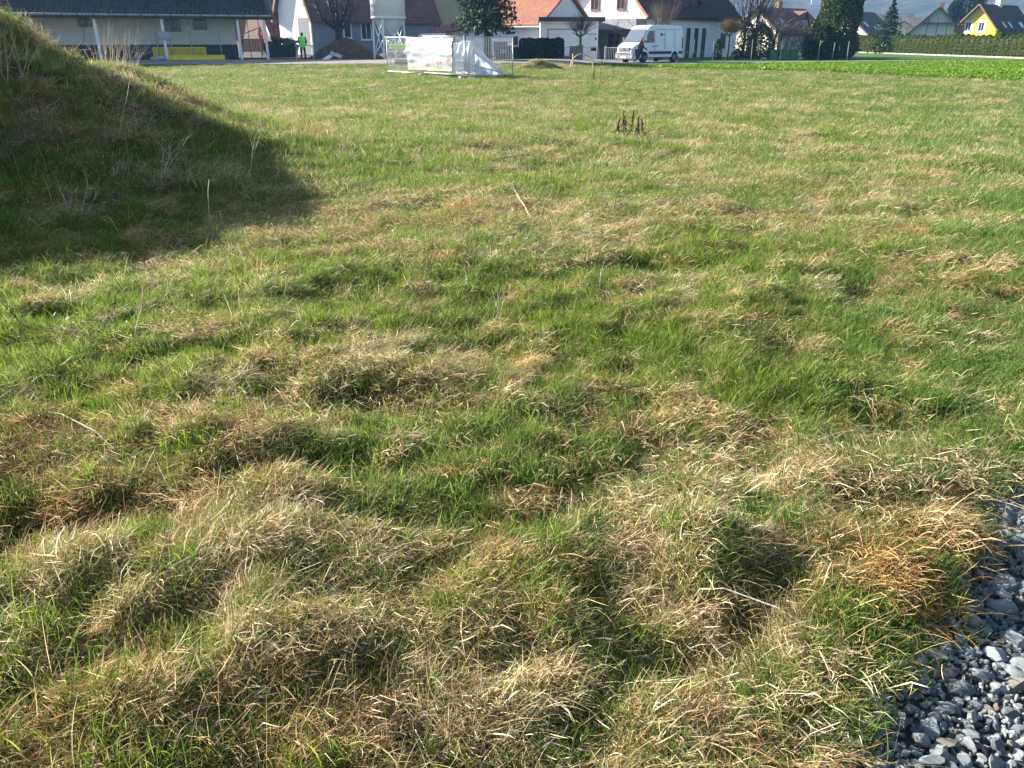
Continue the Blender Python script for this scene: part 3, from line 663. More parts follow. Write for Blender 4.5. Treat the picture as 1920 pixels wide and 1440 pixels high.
for k, (px, py, h_, n_, lb) in enumerate([(1156, 256, .32, 1, 'small leftmost brown dock seed head of the pair of groups'), (1168, 256, .50, 2, 'tallest pair of brown dock seed heads left of the gap'), (1182, 256, .52, 1, 'brown dock seed head just left of the gap between the docks'),
                                        (1196, 264, .46, 2, 'bushy brown dock seed heads right of the gap'), (1206, 262, .46, 1, 'rightmost slim brown dock seed head'), (1125, 160, 1.25, 1, 'tall lone rusty dock stalk in the far meadow in line with the van')]):
    dock(px, py, h_, lb, 80 + k, n_)
dock(1112, 152, .5, 'short reddish dock beside the tall lone stalk', 95, 2)
# green weed rosettes and purple dead-nettles
def rosette(px, py, r, label, m, n=26, seed=1, name='weed_rosette', cat_='weed', up=.5, hh=.05):
    o = on(px, py); c = np.stack([rng.normal(0, r * .6, n), rng.normal(0, r * .6, n), rng.uniform(.01, hh, n)], -1)
    V, Q, T, rn = quads_cloud(c, min(r * .22, .017 + .0006 * py * 0 + (.02 if py < 400 else 0)), up, .7); ob = link(name, np_mesh(name, V, Q, None, rn, m)); ob.location = o; return tag(ob, label, kind='stuff')
purple = mat_leaf('deadnettle_leaf', (.05, .015, .03), (.16, .05, .09), .3, .6)
rosette(1580, 730, .22, 'patch of glossy round leaved weeds in the grass at right', weedm, 420, hh=.07)
rosette(1730, 770, .14, 'small bluish leaved weed patch near the right edge', weedm, 80, hh=.06)
rosette(240, 600, .30, 'patch of low glossy weeds in the green area at left', weedm, 420, hh=.06)
rosette(90, 600, .26, 'low clover leaves at the left edge', weedm, 150, hh=.06)
rosette(1140, 318, .45, 'pale leaved creeping weeds beside the root clod', weedm, 220, hh=.06)
rosette(1060, 322, .35, 'low round leaves in front of the fallen stem', weedm, 150, hh=.06)
rosette(1615, 745, .03, 'tiny purple dead nettle among the round leaved weeds', purple, 24, hh=.05, name='dead_nettle', cat_='flower')
rosette(1292, 447, .07, 'purple dead nettle clump in the straw right of centre', purple, 60, hh=.16, name='dead_nettle', cat_='flower')
rosette(1318, 496, .04, 'smaller dead nettle below the purple clump', purple, 30, hh=.09, name='dead_nettle', cat_='flower')
rosette(1003, 455, .04, 'single dark red dead nettle near the forked pale stem', purple, 24, hh=.09, name='dead_nettle', cat_='flower')

# ------------------------------------------------------------------ building kit
def house(name, PL, PR, zE, zR, L, label, wallm, roofm, trim=darkw, over=.5, verge=.45, th=.16, z0=0.0, wins=(), chimney=None, sky_=(), wall_side=None, shift=.5, gable=True, cat_='house', base=None, vergem=None):
    """gabled house. PL, PR: front gable corners (x, y). Local x runs PL->PR, local y runs away behind the gable."""
    PL = Vector((PL[0], PL[1], 0)); PR = Vector((PR[0], PR[1], 0)); d = PR - PL; W_ = d.length; rz = math.atan2(d.y, d.x)
    root = empty(name, (PL.x, PL.y, z0), rz, label, cat_); zE -= z0; zR -= z0; a = W_ * shift
    b = MB(); s1 = (zR - zE) / a; s2 = (zR - zE) / (W_ - a)
    # walls as one closed body (gabled prism)
    pr = [(0, 0, 0), (W_, 0, 0), (W_, 0, zE), (a, 0, zR), (0, 0, zE)]
    b.add([(x_, 0, z_) for x_, _, z_ in pr] + [(x_, L, z_) for x_, _, z_ in pr], [(0, 1, 2, 3, 4), (9, 8, 7, 6, 5), (1, 6, 7, 2), (0, 4, 9, 5), (0, 5, 6, 1), (4, 3, 8, 9), (3, 2, 7, 8)])
    b.build('wall', wallm, root)
    rb = MB(); up = .03
    for sx, x0, sl_ in ((-1, 0, s1), (1, W_, s2)):
        e = (x0 + sx * over, zE - over * sl_); nrm = Vector((sx * sl_, 0, 1)).normalized()
        p = [(e[0], -verge, e[1]), (a, -verge, zR), (a, L + verge, zR), (e[0], L + verge, e[1])]
        p = [Vector(q) + nrm * up for q in p]; rb.poly(p, th, nrm)
    ro = rb.build('roof', roofm, root)
    uvl = ro.data.uv_layers.new(name='UVMap')
    for pl in ro.data.polygons:
        for li in pl.loop_indices:
            co = ro.data.vertices[ro.data.loops[li].vertex_index].co; sgn = 1 if pl.normal.x >= 0 else -1
            uvl.data[li].uv = (co.y, math.hypot(co.x - a, co.z - zR))
    tb = MB()
    for sx, x0, sl_ in ((-1, 0, s1), (1, W_, s2)):
        e = (x0 + sx * (over + .02), zE - (over + .02) * sl_)
        tb.bar((e[0], -verge - .04, e[1] + .08), (a, -verge - .04, zR + .08), .06, .24)
    tb.build('verge_board', vergem or trim, root)
    gb_ = MB(); gb_.tube([(W_ + over + .06, -verge, zE - over * s2), (W_ + over + .06, L + verge, zE - over * s2)], .07, 8); gb_.build('gutter', trim, root)
    for wd in wins:
        side, s, z, ww, hh = wd[:5]; fm = wd[5] if len(wd) > 5 else whitep; gm = wd[6] if len(wd) > 6 else glass
        fr = MB(); pn = MB(); f = .09
        def P3(u, v, off):
            return (u, -off, v) if side == 'front' else (W_ + off, u, v) if side == 'right' else (-off, u, v)
        dims = (lambda du, dv, t: (du, t, dv)) if side == 'front' else (lambda du, dv, t: (t, du, dv))
        for du in (-ww / 2, ww / 2): fr.box(P3(s + du, z + hh / 2, .03), dims(f, hh + f, .1))
        for dv in (0, hh): fr.box(P3(s, z + dv, .03), dims(ww - f, f, .094))
        if ww > .9: fr.box(P3(s, z + hh / 2, .03), dims(.05, hh - f, .08))
        fr.box(P3(s, z - .09, .06), dims(ww + .2, .05, .16))
        fo = fr.build('window', fm, root); pn.box(P3(s, z + hh / 2, .008), dims(ww - f, hh - f, .03)); pn.build('pane', gm, fo)
    if chimney:
        for (cy, cw, ch) in ([chimney] if not isinstance(chimney, list) else chimney):
            cb = MB(); cb.box((a + .1, cy, zR + ch / 2 - .3), (cw, cw * 1.2, ch + .6)); co_ = cb.build('chimney', brickm, ro)
    for (u, v, ww, hh) in sky_:      # skylights on the right slope: u along, v down slope
        nrm = Vector((s2, 0, 1)).normalized(); dn = Vector((1, 0, -s2)).normalized(); c = Vector((a, u, zR)) + dn * v + nrm * (th + .06)
        M = Matrix((( 0, dn.x, nrm.x, 0), (1, 0, 0, 0), (0, dn.z, nrm.z, 0), (0, 0, 0, 1)))
        fb = MB(); fb.box(c, (ww, hh, .1), 0, M); fo = fb.build('skylight', galv, ro); pb = MB(); pb.box(c + nrm * .055, (ww - .14, hh - .14, .02), 0, M); pb.build('pane', skyglass, fo)
    root['dims'] = [W_, L]
    return root, ro, W_
brickm = mat('chimney_brick', (.33, .17, .11), .9, .15, 4, .2)
skyglass = mat('skylight_pane', (.55, .62, .72), .12, .05, 2, spec=.9)
rt_red = mat_tiles('red_tiles', (.26, .075, .045)); rt_orange = mat_tiles('orange_tiles', (.50, .175, .075)); rt_dark = mat_tiles('dark_brown_tiles', (.10, .042, .028), rough=.95); rt_purple = mat_tiles('plum_tiles', (.12, .06, .065)); rt_brownred = mat_tiles('brown_red_tiles', (.20, .075, .055))
def XY(px, py, Y): p = at(px, py, Y); return (p.x, p.y)

# ---- long low house with white posts, under renovation (left)
HX = Vector((.93, .367, 0)).normalized(); HN = Vector((-HX.y, HX.x, 0))    # along the front; away from the camera
E5 = at(499, 31.4, 61.5); E5z = E5.z
posts_px = [(445, 454, 35, 113), (494, 503.5, 35, 112), (300.5, 315, 32, 115)]
rzh = math.atan2(HX.y, HX.x)
# local frame: origin below the right end of the eave, x to the right along the eave, y away
O = Vector((E5.x, E5.y, .33)); ez = E5z - .33
LH = empty('long_low_house', O, rzh, 'long low white house with dark tiled roof and slate plinth behind the mound', 'house')
def loc(p): q = p - O; return Vector((q.dot(HX), q.dot(HN), q.z))
def hx(px, ylocal, py=80):     # local x where the sight line through px meets the plane y = ylocal
    a, f, z = ray(px, py); d = Vector((a, f, 0)); c = O + HN * ylocal - Vector((0, 0, 0)); t = c.dot(HN) / d.dot(HN); q = d * t - O; return q.dot(HX)
wy = 2.3; xr = hx(444, wy); xl = hx(-150, wy, 40)
b = MB(); b.box(((xl + xr) / 2, wy + 4, (1.02 + ez + .4) / 2 + .01), (xr - xl, 8, ez + .4 - 1.02)); b.build('wall', cream, LH)
b = MB(); b.box(((xl + xr) / 2, wy + 4 - .03, .51), (xr - xl + .06, 8, 1.02)); b.build('plinth', plinth, LH)
b = MB(); b.box(((xl + .35) / 2, 1.15, ez - .10), (abs(xl - .3), 2.5, .1)); b.build('soffit', darkw, LH)
# the tiled roof: every tile row and column in relief
tm = mat('dark_glazed_tile', (.036, .030, .032), .5, .35, 3, .1, c2=(.085, .072, .072), spec=.3)
pitch_ = R(24); x0r, x1r, depth = xl - 2, .45, 6.2; tw, tl = .30, .34
nxr = int((x1r - x0r) / tw); nyr = int(depth / math.cos(pitch_) / tl); V = []; Q = []; prof = [(0, -.02), (.12, .06), (.24, .10), (.36, .07), (.48, -.02), (.75, -.035), (.999, -.02)]
for j in range(nyr):
    for e_ in (0, 1):
        for i in range(nxr):
            for (u, h_) in prof:
                sl_ = (j + e_) * tl + (.03 if e_ else 0); lift = .06 if e_ == 0 else 0.0
                V.append((x0r + (i + u) * tw, -.35 + sl_ * math.cos(pitch_) - math.sin(pitch_) * (h_ + lift), ez + .12 + sl_ * math.sin(pitch_) + math.cos(pitch_) * (h_ + lift)))
row = nxr * len(prof)
for j in range(nyr):
    for i in range(row - 1): a_ = (2 * j) * row + i; Q.append((a_, a_ + 1, a_ + 1 + row, a_ + row))
    if j < nyr - 1:
        for i in range(row - 1): a_ = (2 * j + 1) * row + i; Q.append((a_, a_ + 1, a_ + 1 + row, a_ + row))
b = MB(); dz = math.tan(pitch_) * depth
b.poly([(x0r, -.3, ez + .03), (x1r, -.3, ez + .03), (x1r, -.3 + depth, ez + .03 + dz), (x0r, -.3 + depth, ez + .03 + dz)], .07, (0, 0, 1)); b.poly([(x0r, -.3 + 2 * depth, ez + .03), (x1r, -.3 + 2 * depth, ez + .03), (x1r, -.3 + depth, ez + .03 + dz), (x0r, -.3 + depth, ez + .03 + dz)], .07, (0, 0, 1))
rfo = b.build('roof', tm, LH)
# leftmost whole columns of tile relief: one joined part, past the count that could be single pieces
tag(link('roof_tiles', np_mesh('roof_tiles', V, Q, mt=tm), rfo), kind='stuff')
b = MB(); b.tube([(x0r, -.46, ez + .03), (x1r, -.46, ez + .03)], .085, 10); g_ = b.build('gutter', mat('zinc_gutter', (.30, .31, .30), .5, .15, 6, metal=.4), LH, True)
xx = x1r - .1; b = MB(); b.box((0, 0, 0), (.035, .20, .19)); gbk = b.build('gutter_bracket', black, g_); gbk.location = (xx, -.46, ez + .03); xx -= .95
while xx > x0r: o = gbk.copy(); col.objects.link(o); o.parent = g_; o.location = (xx, -.46, ez + .03); xx -= .95
b = MB(); b.box(((x0r + x1r) / 2, -.30, ez - .10), (x1r - x0r, .06, .20)); b.build('fascia', darkw, LH)
b = MB(); b.bar((x1r + .03, -.40, ez + .10), (x1r + .03, -.3 + depth, ez + .12 + dz), .07, .22); b.build('verge_board', darkw, LH)
for pt, pb, yt, yb in posts_px:
    xb = hx(pb, 0, yb); b = MB(); b.box((xb, 0, (ez - .15) / 2), (.17, .17, ez - .15)); b.build('post', whitep, LH)
for px in (186, 58): xb = hx(px, 0, 90 if px > 100 else 50); b = MB(); b.box((xb, 0, (ez - .15) / 2), (.19, .19, ez - .15)); b.build('post', whitep, LH)
for (pa, pb_, ya, yb) in ((147, 172, 24, 47), (364, 386, 33, 53), (311, 322, 32, 56), (325, 336, 32, 56)):
    xa, xb = hx(pa, wy, (ya + yb) / 2), hx(pb_, wy, (ya + yb) / 2); Yw = (O + HX * xa + HN * wy).y; za = at(pa, ya, Yw).z - .33; zb = at(pb_, yb, Yw).z - .33; za = min(za, ez - .12)
    fr = MB(); cx, cz = (xa + xb) / 2, (za + zb) / 2; ww, hh = xb - xa, za - zb
    for s_ in (-1, 1): fr.box((cx + s_ * ww / 2, wy - .03, cz), (.08, .1, hh + .08)); fr.box((cx, wy - .028, cz + s_ * hh / 2), (ww - .08, .09, .08))
    fr.box((cx, wy - .028, cz), (.05, .08, hh - .08)); fr.box((cx, wy - .06, zb - .08), (ww + .25, .18, .06))
    fo = fr.build('window', mat('grey_window_frame', (.22, .22, .19), .6, .1, 4), LH); q = MB(); q.box((cx, wy - .012, cz), (ww - .08, .05, hh - .08)); q.build('pane', glass, fo)
# steel props under the eave
def prop(px, ytop, ybot, Yl, label):
    xl_ = hx(px, Yl, ybot); b = MB(); root = empty('steel_prop', O + HX * xl_ + HN * Yl, rzh, label, 'steel prop', 'adjustable steel props under the eave')
    b.tube([(0, 0, .02), (0, 0, 1.55)], .032, 8); b.build('outer_tube', galv, root, True); b = MB(); b.tube([(0, 0, 1.5), (0, 0, ez - .14)], .024, 8); b.build('inner_tube', galv, root, True)
    b = MB(); b.tube([(0, 0, 1.45), (0, 0, 1.6)], .05, 8); b.bar((-.12, 0, 1.52), (.12, 0, 1.52), .02); b.build('collar', galv, root)
    b = MB(); b.box((0, 0, .01), (.15, .15, .02)); b.build('foot_plate', galv, root); return root
for px, lb in ((300, 'steel prop beside the grey box on the middle white post'), (325, 'steel prop just right of the middle white post'), (363, 'steel prop in front of the right hand window'), (417, 'steel prop standing at the right end of the yellow beam'), (472, 'steel prop in the open bay between the two right posts'), (492, 'steel prop beside the hanging orange hose')):
    prop(px, 32, 110, .55 if px < 430 else .5, lb)
xb = hx(309, -.25, 70); b = MB(); root = empty('junction_box', O + HX * xb + HN * -.16, rzh, 'grey power box fixed to the middle white post', 'power box'); b.box((0, 0, 1.62), (.95, .12, .5)); bx_ = b.build('case', mat('grey_plastic', (.28, .32, .37), .5, .08, 5), root); b = MB(); b.box((0, -.075, 1.62), (.8, .03, .38)); b.build('lid', mat('grey_plastic_lid', (.34, .38, .42), .5, .05, 5), root)
yel = mat('yellow_formwork', (.85, .68, .02), .6, .12, 4, .15)
ylo = -1.0
xa, xb = hx(320, ylo, 118), hx(423, ylo, 118)
b = MB(); root = empty('formwork_beam', O + HX * ((xa + xb) / 2) + HN * ylo + Vector((0, 0, -.03)), rzh, 'long bright yellow formwork beam on the ground at the lane', 'formwork beam')
L_ = xb - xa; b.box((0, 0, .2), (L_, .05, .34)); b.build('web', yel, root)
for z_ in (.03, .39): b = MB(); b.box((0, 0, z_), (L_, .16, .05)); b.build('flange', yel, root)
for s_ in (-1, 1): b = MB(); b.box((s_ * L_ / 2, 0, .2), (.03, .17, .33)); b.build('end_cap', mat('yellow_cap', (.66, .56, .05), .5, .05, 4), root)
for (p1, p2, yy, lb) in ((318, 386, .05, 'darker yellow formwork panel standing behind the long beam'), (288, 316, .25, 'short yellow orange panel left of the middle white post')):
    yq = .95; xa, xb = hx(p1, yq, 100), hx(p2, yq, 100); root = empty('formwork_panel', O + HX * ((xa + xb) / 2) + HN * yq, rzh, lb, 'formwork panel')
    b = MB(); b.box((0, 0, .45), (xb - xa, .06, .80)); b.build('board', mat('yellow_board', (.60, .46, .03), .6, .2, 3, .15), root)
    b = MB()
    for s_ in (-1, 1): b.box((s_ * (xb - xa) / 2, -.045, .45), (.06, .03, .84))
    for z_ in (.05, .85): b.box((0, -.046, z_), (xb - xa - .06, .026, .06))
    b.build('frame', yel, root)
b = MB(); xq = hx(297, .3, 112); o_ = clod('cement_sack', O + HX * xq + HN * .2 + Vector((0, 0, .15)), .42, 'pale slumped cement sack at the foot of the middle white post', mat('pale_sack', (.45, .48, .52), .8, .1, 4, .3), 'sack', seed=3); o_.scale = (1.2, .7, .6)
# wheelbarrow and dark gear by the second post
xq = hx(152, .2, 92); root = empty('wheelbarrow', O + HX * xq + HN * .2 + Vector((0, 0, .55)), rzh + .3, 'dark wheelbarrow tipped up beside the white post behind the mound', 'wheelbarrow')
b = MB(); b.add([(-.5, -.3, .35), (.45, -.3, .35), (.45, .3, .35), (-.5, .3, .35), (-.25, -.2, 0), (.25, -.2, 0), (.25, .2, 0), (-.25, .2, 0)], [(4, 5, 6, 7), (0, 4, 7, 3), (1, 2, 6, 5), (0, 1, 5, 4), (3, 7, 6, 2)]); b.build('tray', mat('dark_green_steel', (.02, .035, .03), .5, .2, 5), root)
b = MB(); b.tube([(.9 * math.cos(a) * .22 + .62, 0, .22 * math.sin(a) * .9 - .05) for a in np.linspace(0, 6.28, 17)], .045, 6, False); b.build('wheel', black, root, True)
for s_ in (-.25, .25): b = MB(); b.tube([(.6, s_ * .5, -.05), (0, s_, .02), (-.95, s_ * 1.1, .42)], .02, 6); b.build('handle', darkstem, root)

# ---- grey house with lit gable behind the site
A_ = XY(588, 80, 80); d = Vector((-.78, .62)); PLg = (A_[0] + d.x * 4.9, A_[1] + d.y * 4.9)
gh, gro, W_ = house('grey_house', PLg, A_, 4.25, 10.0, 16.5, 'grey and white house with brown red tile roof behind the soil heap', greyr, rt_brownred, z0=.3, trim=brownw, over=.45, verge=.5,
    wins=[('right', 4.2, 1.55, .9, 1.35), ('right', 6.6, 1.4, 1.3, 1.55), ('front', 1.35, 1.7, .62, 1.6), ('front', 1.3, 5.1, .7, .8)])
b = MB(); b.box((W_ / 2, -.035, 2.0), (W_ - .02, .05, 3.9)); b.add([], []); 
b.build('gable_render', white, gh)
b = MB(); b.poly([(0, -.06, 3.95), (W_, -.06, 3.95), (W_ / 2, -.06, 9.5)], .055, (0, 1, 0)); b.build('gable_render', white, gh)
b = MB(); b.box((3.75, -.07, 1.65), (1.6, .06, 3.2)); dr = b.build('garage_door', mat('grey_door', (.14, .14, .15), .6, .08, 3), gh)
b = MB(); b.box((W_ - .12, -.09, 1.9), (.22, .12, 3.8)); b.build('corner_pillar', whitep, gh)
# dark red barn at its left
A_ = XY(507, 60, 96); d = Vector((-.80, .60))
house('red_roofed_barn', (A_[0] + d.x * 7, A_[1] + d.y * 7), A_, 2.5, 9.5, 9, 'dark red tiled barn roof between the long low house and the grey house', brownw, rt_red, z0=.3, vergem=whitep, over=.3, verge=.3, cat_='barn')
# small awning, pale fence and hanging hose in the open bay
root = empty('timber_fence', at(455, 88, 70).xy.to_3d() + Vector((0, 0, .3)), .25, 'low brown board fence seen through the open bay', 'fence')
for k in range(14): b = MB(); b.box((k * .13, 0, .95), (.11, .03, .95)); b.build('board', mat('pinkish_board', (.17, .11, .09), .8, .2, 8), root)
b = MB(); b.box((.85, .03, 1.42), (1.95, .05, .06)); b.box((.85, .03, .5), (1.95, .05, .06)); b.build('rail', galv, root)
root = empty('canopy_roof', at(468, 58, 72).xy.to_3d() + Vector((0, 0, .3)), .3, 'small pale grey lean-to canopy behind the open bay', 'canopy')
b = MB(); b.poly([(-.9, 0, 1.65), (1.0, 0, 2.35), (1.0, 1.4, 2.35), (-.9, 1.4, 1.65)], .08, (0, 0, 1)); b.build('sheet', mat('fibre_cement', (.33, .34, .36), .8, .1, 3), root)
for x_ in (-.75, .85):
    b = MB(); b.box((x_, .1, .95 + .3 * (x_ > 0)), (.08, .08, 1.5 + .7 * (x_ > 0))); b.build('post', woodm, root)
xq = hx(488, .3, 60); root = O + HX * xq + HN * .3
b = MB(); rg = random.Random(3)
for k in range(7): cz = 1.75 + rg.uniform(-.1, .1); rr_ = rg.uniform(.20, .32); ph = rg.uniform(-.3, .3); b.tube([(rr_ * .5 * math.cos(a), rr_ * .3 * math.sin(a) * ph, cz + rr_ * math.sin(a)) for a in np.linspace(0, 6.2, 14)], .018, 5, False)
b.tube([(.05, 0, 1.5), (.1, 0, .9), (.12, 0, .3), (.2, 0, .02)], .018, 5); o = b.build('orange_hose', mat('orange_rubber', (.70, .10, .03), .5, .1, 6)); o.location = root; tag(o, 'coiled orange hose hanging on the right white post', 'hose')

# ---- stacked rubble skip behind the worker
root = empty('rubble_container', at(528, 100, 64.5).xy.to_3d() + Vector((0, 0, .33)), .12, 'dark skip heaped with rubble and boards behind the worker', 'skip')
b = MB(); b.add([(-1.3, -.6, 1.0), (1.3, -.6, 1.0), (1.3, .8, 1.0), (-1.3, .8, 1.0), (-1.0, -.6, 0.12), (1.0, -.6, .12), (1.0, .8, .12), (-1.0, .8, .12)], [(4, 5, 6, 7), (0, 4, 7, 3), (1, 2, 6, 5), (0, 1, 5, 4), (3, 7, 6, 2)]); b.build('bin_body', mat('skip_steel', (.03, .032, .035), .6, .3, 4, .1), root)
for k in range(6): b = MB(); b.box((-1.0 + .4 * k, -.63, .55), (.05, .05, .8)); b.build('rib', black, root)
rub = mat('mixed_rubble', (.05, .045, .04), .9, .5, 3, .5, c2=(.13, .10, .07)); rg = random.Random(6)
for k in range(26):
    b = MB(); b.box((0, 0, 0), (rg.uniform(.2, .6), rg.uniform(.2, .5), rg.uniform(.12, .3)), 0, Matrix.Rotation(rg.uniform(-.5, .5), 4, 'X') @ Matrix.Rotation(rg.uniform(0, 3), 4, 'Z'))
    o = b.build('rubble_block', rub if k % 4 else woodm, root); o.location = (rg.uniform(-1.05, 1.1), rg.uniform(-.4, .5), 1.0 + rg.uniform(-.05, .42))
for k, (x_, h_) in enumerate(((-.55, .55), (-.15, .35), (.35, .5))):
    b = MB(); b.bar((x_, 0, 1.1), (x_ + rg.uniform(-.25, .25), .1, 1.35 + h_ * .6), .05, .03); b.build('lath', stemm, root)

# ---- soil heap with the pruned tree and white boards
def heap(name, c, rx, ry, h_, m, label, z0, seed=1, amp=.2, cat_='soil heap', n=64, pw=1.0):
    xs = np.linspace(-1.25, 1.25, n); Xh, Yh = np.meshgrid(xs, xs); r_ = np.hypot(Xh, Yh)
    z_ = h_ * np.clip(1 - r_ ** pw, -.15, 1) ** 1 * (r_ < 5); z_ = np.where(r_ < 1, h_ * (1 - r_ ** pw), -.2 * h_ * (r_ - 1))
    z_ = z_ + amp * h_ * (fbm(Xh * 3 + seed * 7, Yh * 3, 1.0, 300 + seed, 4) - .5) * sst(1.2, .7, r_) - .02
    V = np.stack([Xh * rx, Yh * ry, z_], -1).reshape(-1, 3); i_ = (np.arange(n - 1)[:, None] * n + np.arange(n - 1)[None, :]).ravel()
    o = link(name, np_mesh(name, V, np.stack([i_, i_ + 1, i_ + n + 1, i_ + n], 1), mt=m, smooth=True)); o.location = (c[0], c[1], z0)
    return tag(o, label, cat_)
c = XY(650, 112, 63.2); heap('soil_heap', c, 2.9, 1.9, 1.55, soil, 'heap of dark dug soil around the foot of the pruned tree', .32, 2, .35, pw=1.25)
heap('soil_bank', XY(740, 108, 66), 2.5, 1.2, .75, mat('reddish_soil', (.10, .06, .04), .95, .3, 3, .6), 'low reddish soil bank behind the banner fence', .25, 4, .4)
g1 = XY(1010, 118, 51.5); heap('grass_heap', g1, 1.5, .9, .60, ground.data.materials[0], 'small overgrown soil heap in front of the dark hedge', 0, 5, .3, 'grass heap', 40)
hm = bpy.data.objects['grass_heap'].data
set_attr(hm, 'dry', np.full(len(hm.vertices), .35))
# short grass on that small heap, as part of it
Pn = 520; a = rng.uniform(0, 6.28, Pn); r_ = np.sqrt(rng.uniform(0, 1, Pn)); hxp, hyp = r_ * np.cos(a), r_ * np.sin(a)
s_ = rng.uniform(.7, 1.3, Pn)
for nm_, cc2, sl in (('heap_grass', cPg, slice(0, 260)), ('heap_straw', cPd, slice(260, 520))):
    gg = scatter(nm_, cc2, np.stack([hxp * 1.45, hyp * .88, .60 * (1 - r_ ** 1.2)], -1)[sl], np.stack([a * 0, a * 0, a], -1)[sl], np.stack([s_ * .7, s_ * .7, s_ * .8], -1)[sl], np.full(260, 0.0), 5, None); gg.parent = bpy.data.objects['grass_heap']
for k, (px, py, r_, lb) in enumerate(((418, 130, .16, 'small brown molehill nearest the lane left of the worker'), (466, 144, .20, 'brown molehill in the meadow below the right white post'), (690, 140, .16, 'small molehill left of the banner fence'), (712, 262, .10, 'dark little clod of roots right of the mound'), (748, 268, .11, 'second dark clod of roots right of the mound'), (770, 130, .14, 'little molehill under the left fence panel'))):
    q = on(px, py); clod('molehill', q - Vector((0, 0, .02)), r_, lb, mat('molehill_soil', (.085, .05, .032), .95, .35, 20, .7), 'molehill', seed=50 + k)
for k, (px, py, L_, an, lb) in enumerate(((616, 107, .62, -.5, 'upper white board lying on the soil heap'), (614, 109.5, .5, -.55, 'lower white board lying on the soil heap'), (630, 103, .55, .35, 'greyish board leaning crosswise on the soil heap'))):
    p = at(px, py, 61.1 - .1 * k); b = MB(); b.box((0, 0, 0), (L_ * 1.5, .05, .28), 0, Matrix.Rotation(an, 4, 'Y') @ Matrix.Rotation(-.7, 4, 'X')); o = b.build('white_board', whitep if k < 2 else mat('greyish_board', (.45, .43, .4), .7, .1, 5)); o.location = p; tag(o, lb, 'board')

# ------------------------------------------------------------------ people
skin = mat('skin', (.50, .30, .21), .6, .05, 20)
def caps(b, p, q, r0, r1, n=12, m=4):
    p = Vector(p); q = Vector(q); d = (q - p); L = d.length
    if L < 1e-5: d = Vector((0, 0, 1))
    d.normalize(); x = d.orthogonal().normalized(); y = d.cross(x); rings = []
    for k in range(m + 1): t = -math.pi / 2 + math.pi / 2 * k / m; rings.append((p + d * r0 * math.sin(t), r0 * math.cos(t)))
    for k in range(m + 1): t = math.pi / 2 * k / m; rings.append((q + d * r1 * math.sin(t), r1 * math.cos(t)))
    k0 = len(b.v)
    for c, r in rings:
        r = max(r, 1e-4)
        for j in range(n): a = 2 * math.pi * j / n; b.v.append(tuple(c + (x * math.cos(a) + y * math.sin(a)) * r))
    for i in range(len(rings) - 1):
        for j in range(n): a = k0 + i * n + j; e = k0 + i * n + (j + 1) % n; b.f.append((a, e, e + n, a + n))
    b.f.append(tuple(k0 + j for j in range(n))[::-1]); b.f.append(tuple(k0 + (len(rings) - 1) * n + j for j in range(n)))
def fuse(b, name, m, parent, vox=.014):
    o = b.build(name, m, parent, True); md = o.modifiers.new('r', 'REMESH'); md.mode = 'VOXEL'; md.voxel_size = vox; md.use_smooth_shade = True
    sm_ = o.modifiers.new('s', 'SMOOTH'); sm_.factor = .5; sm_.iterations = 2; return o
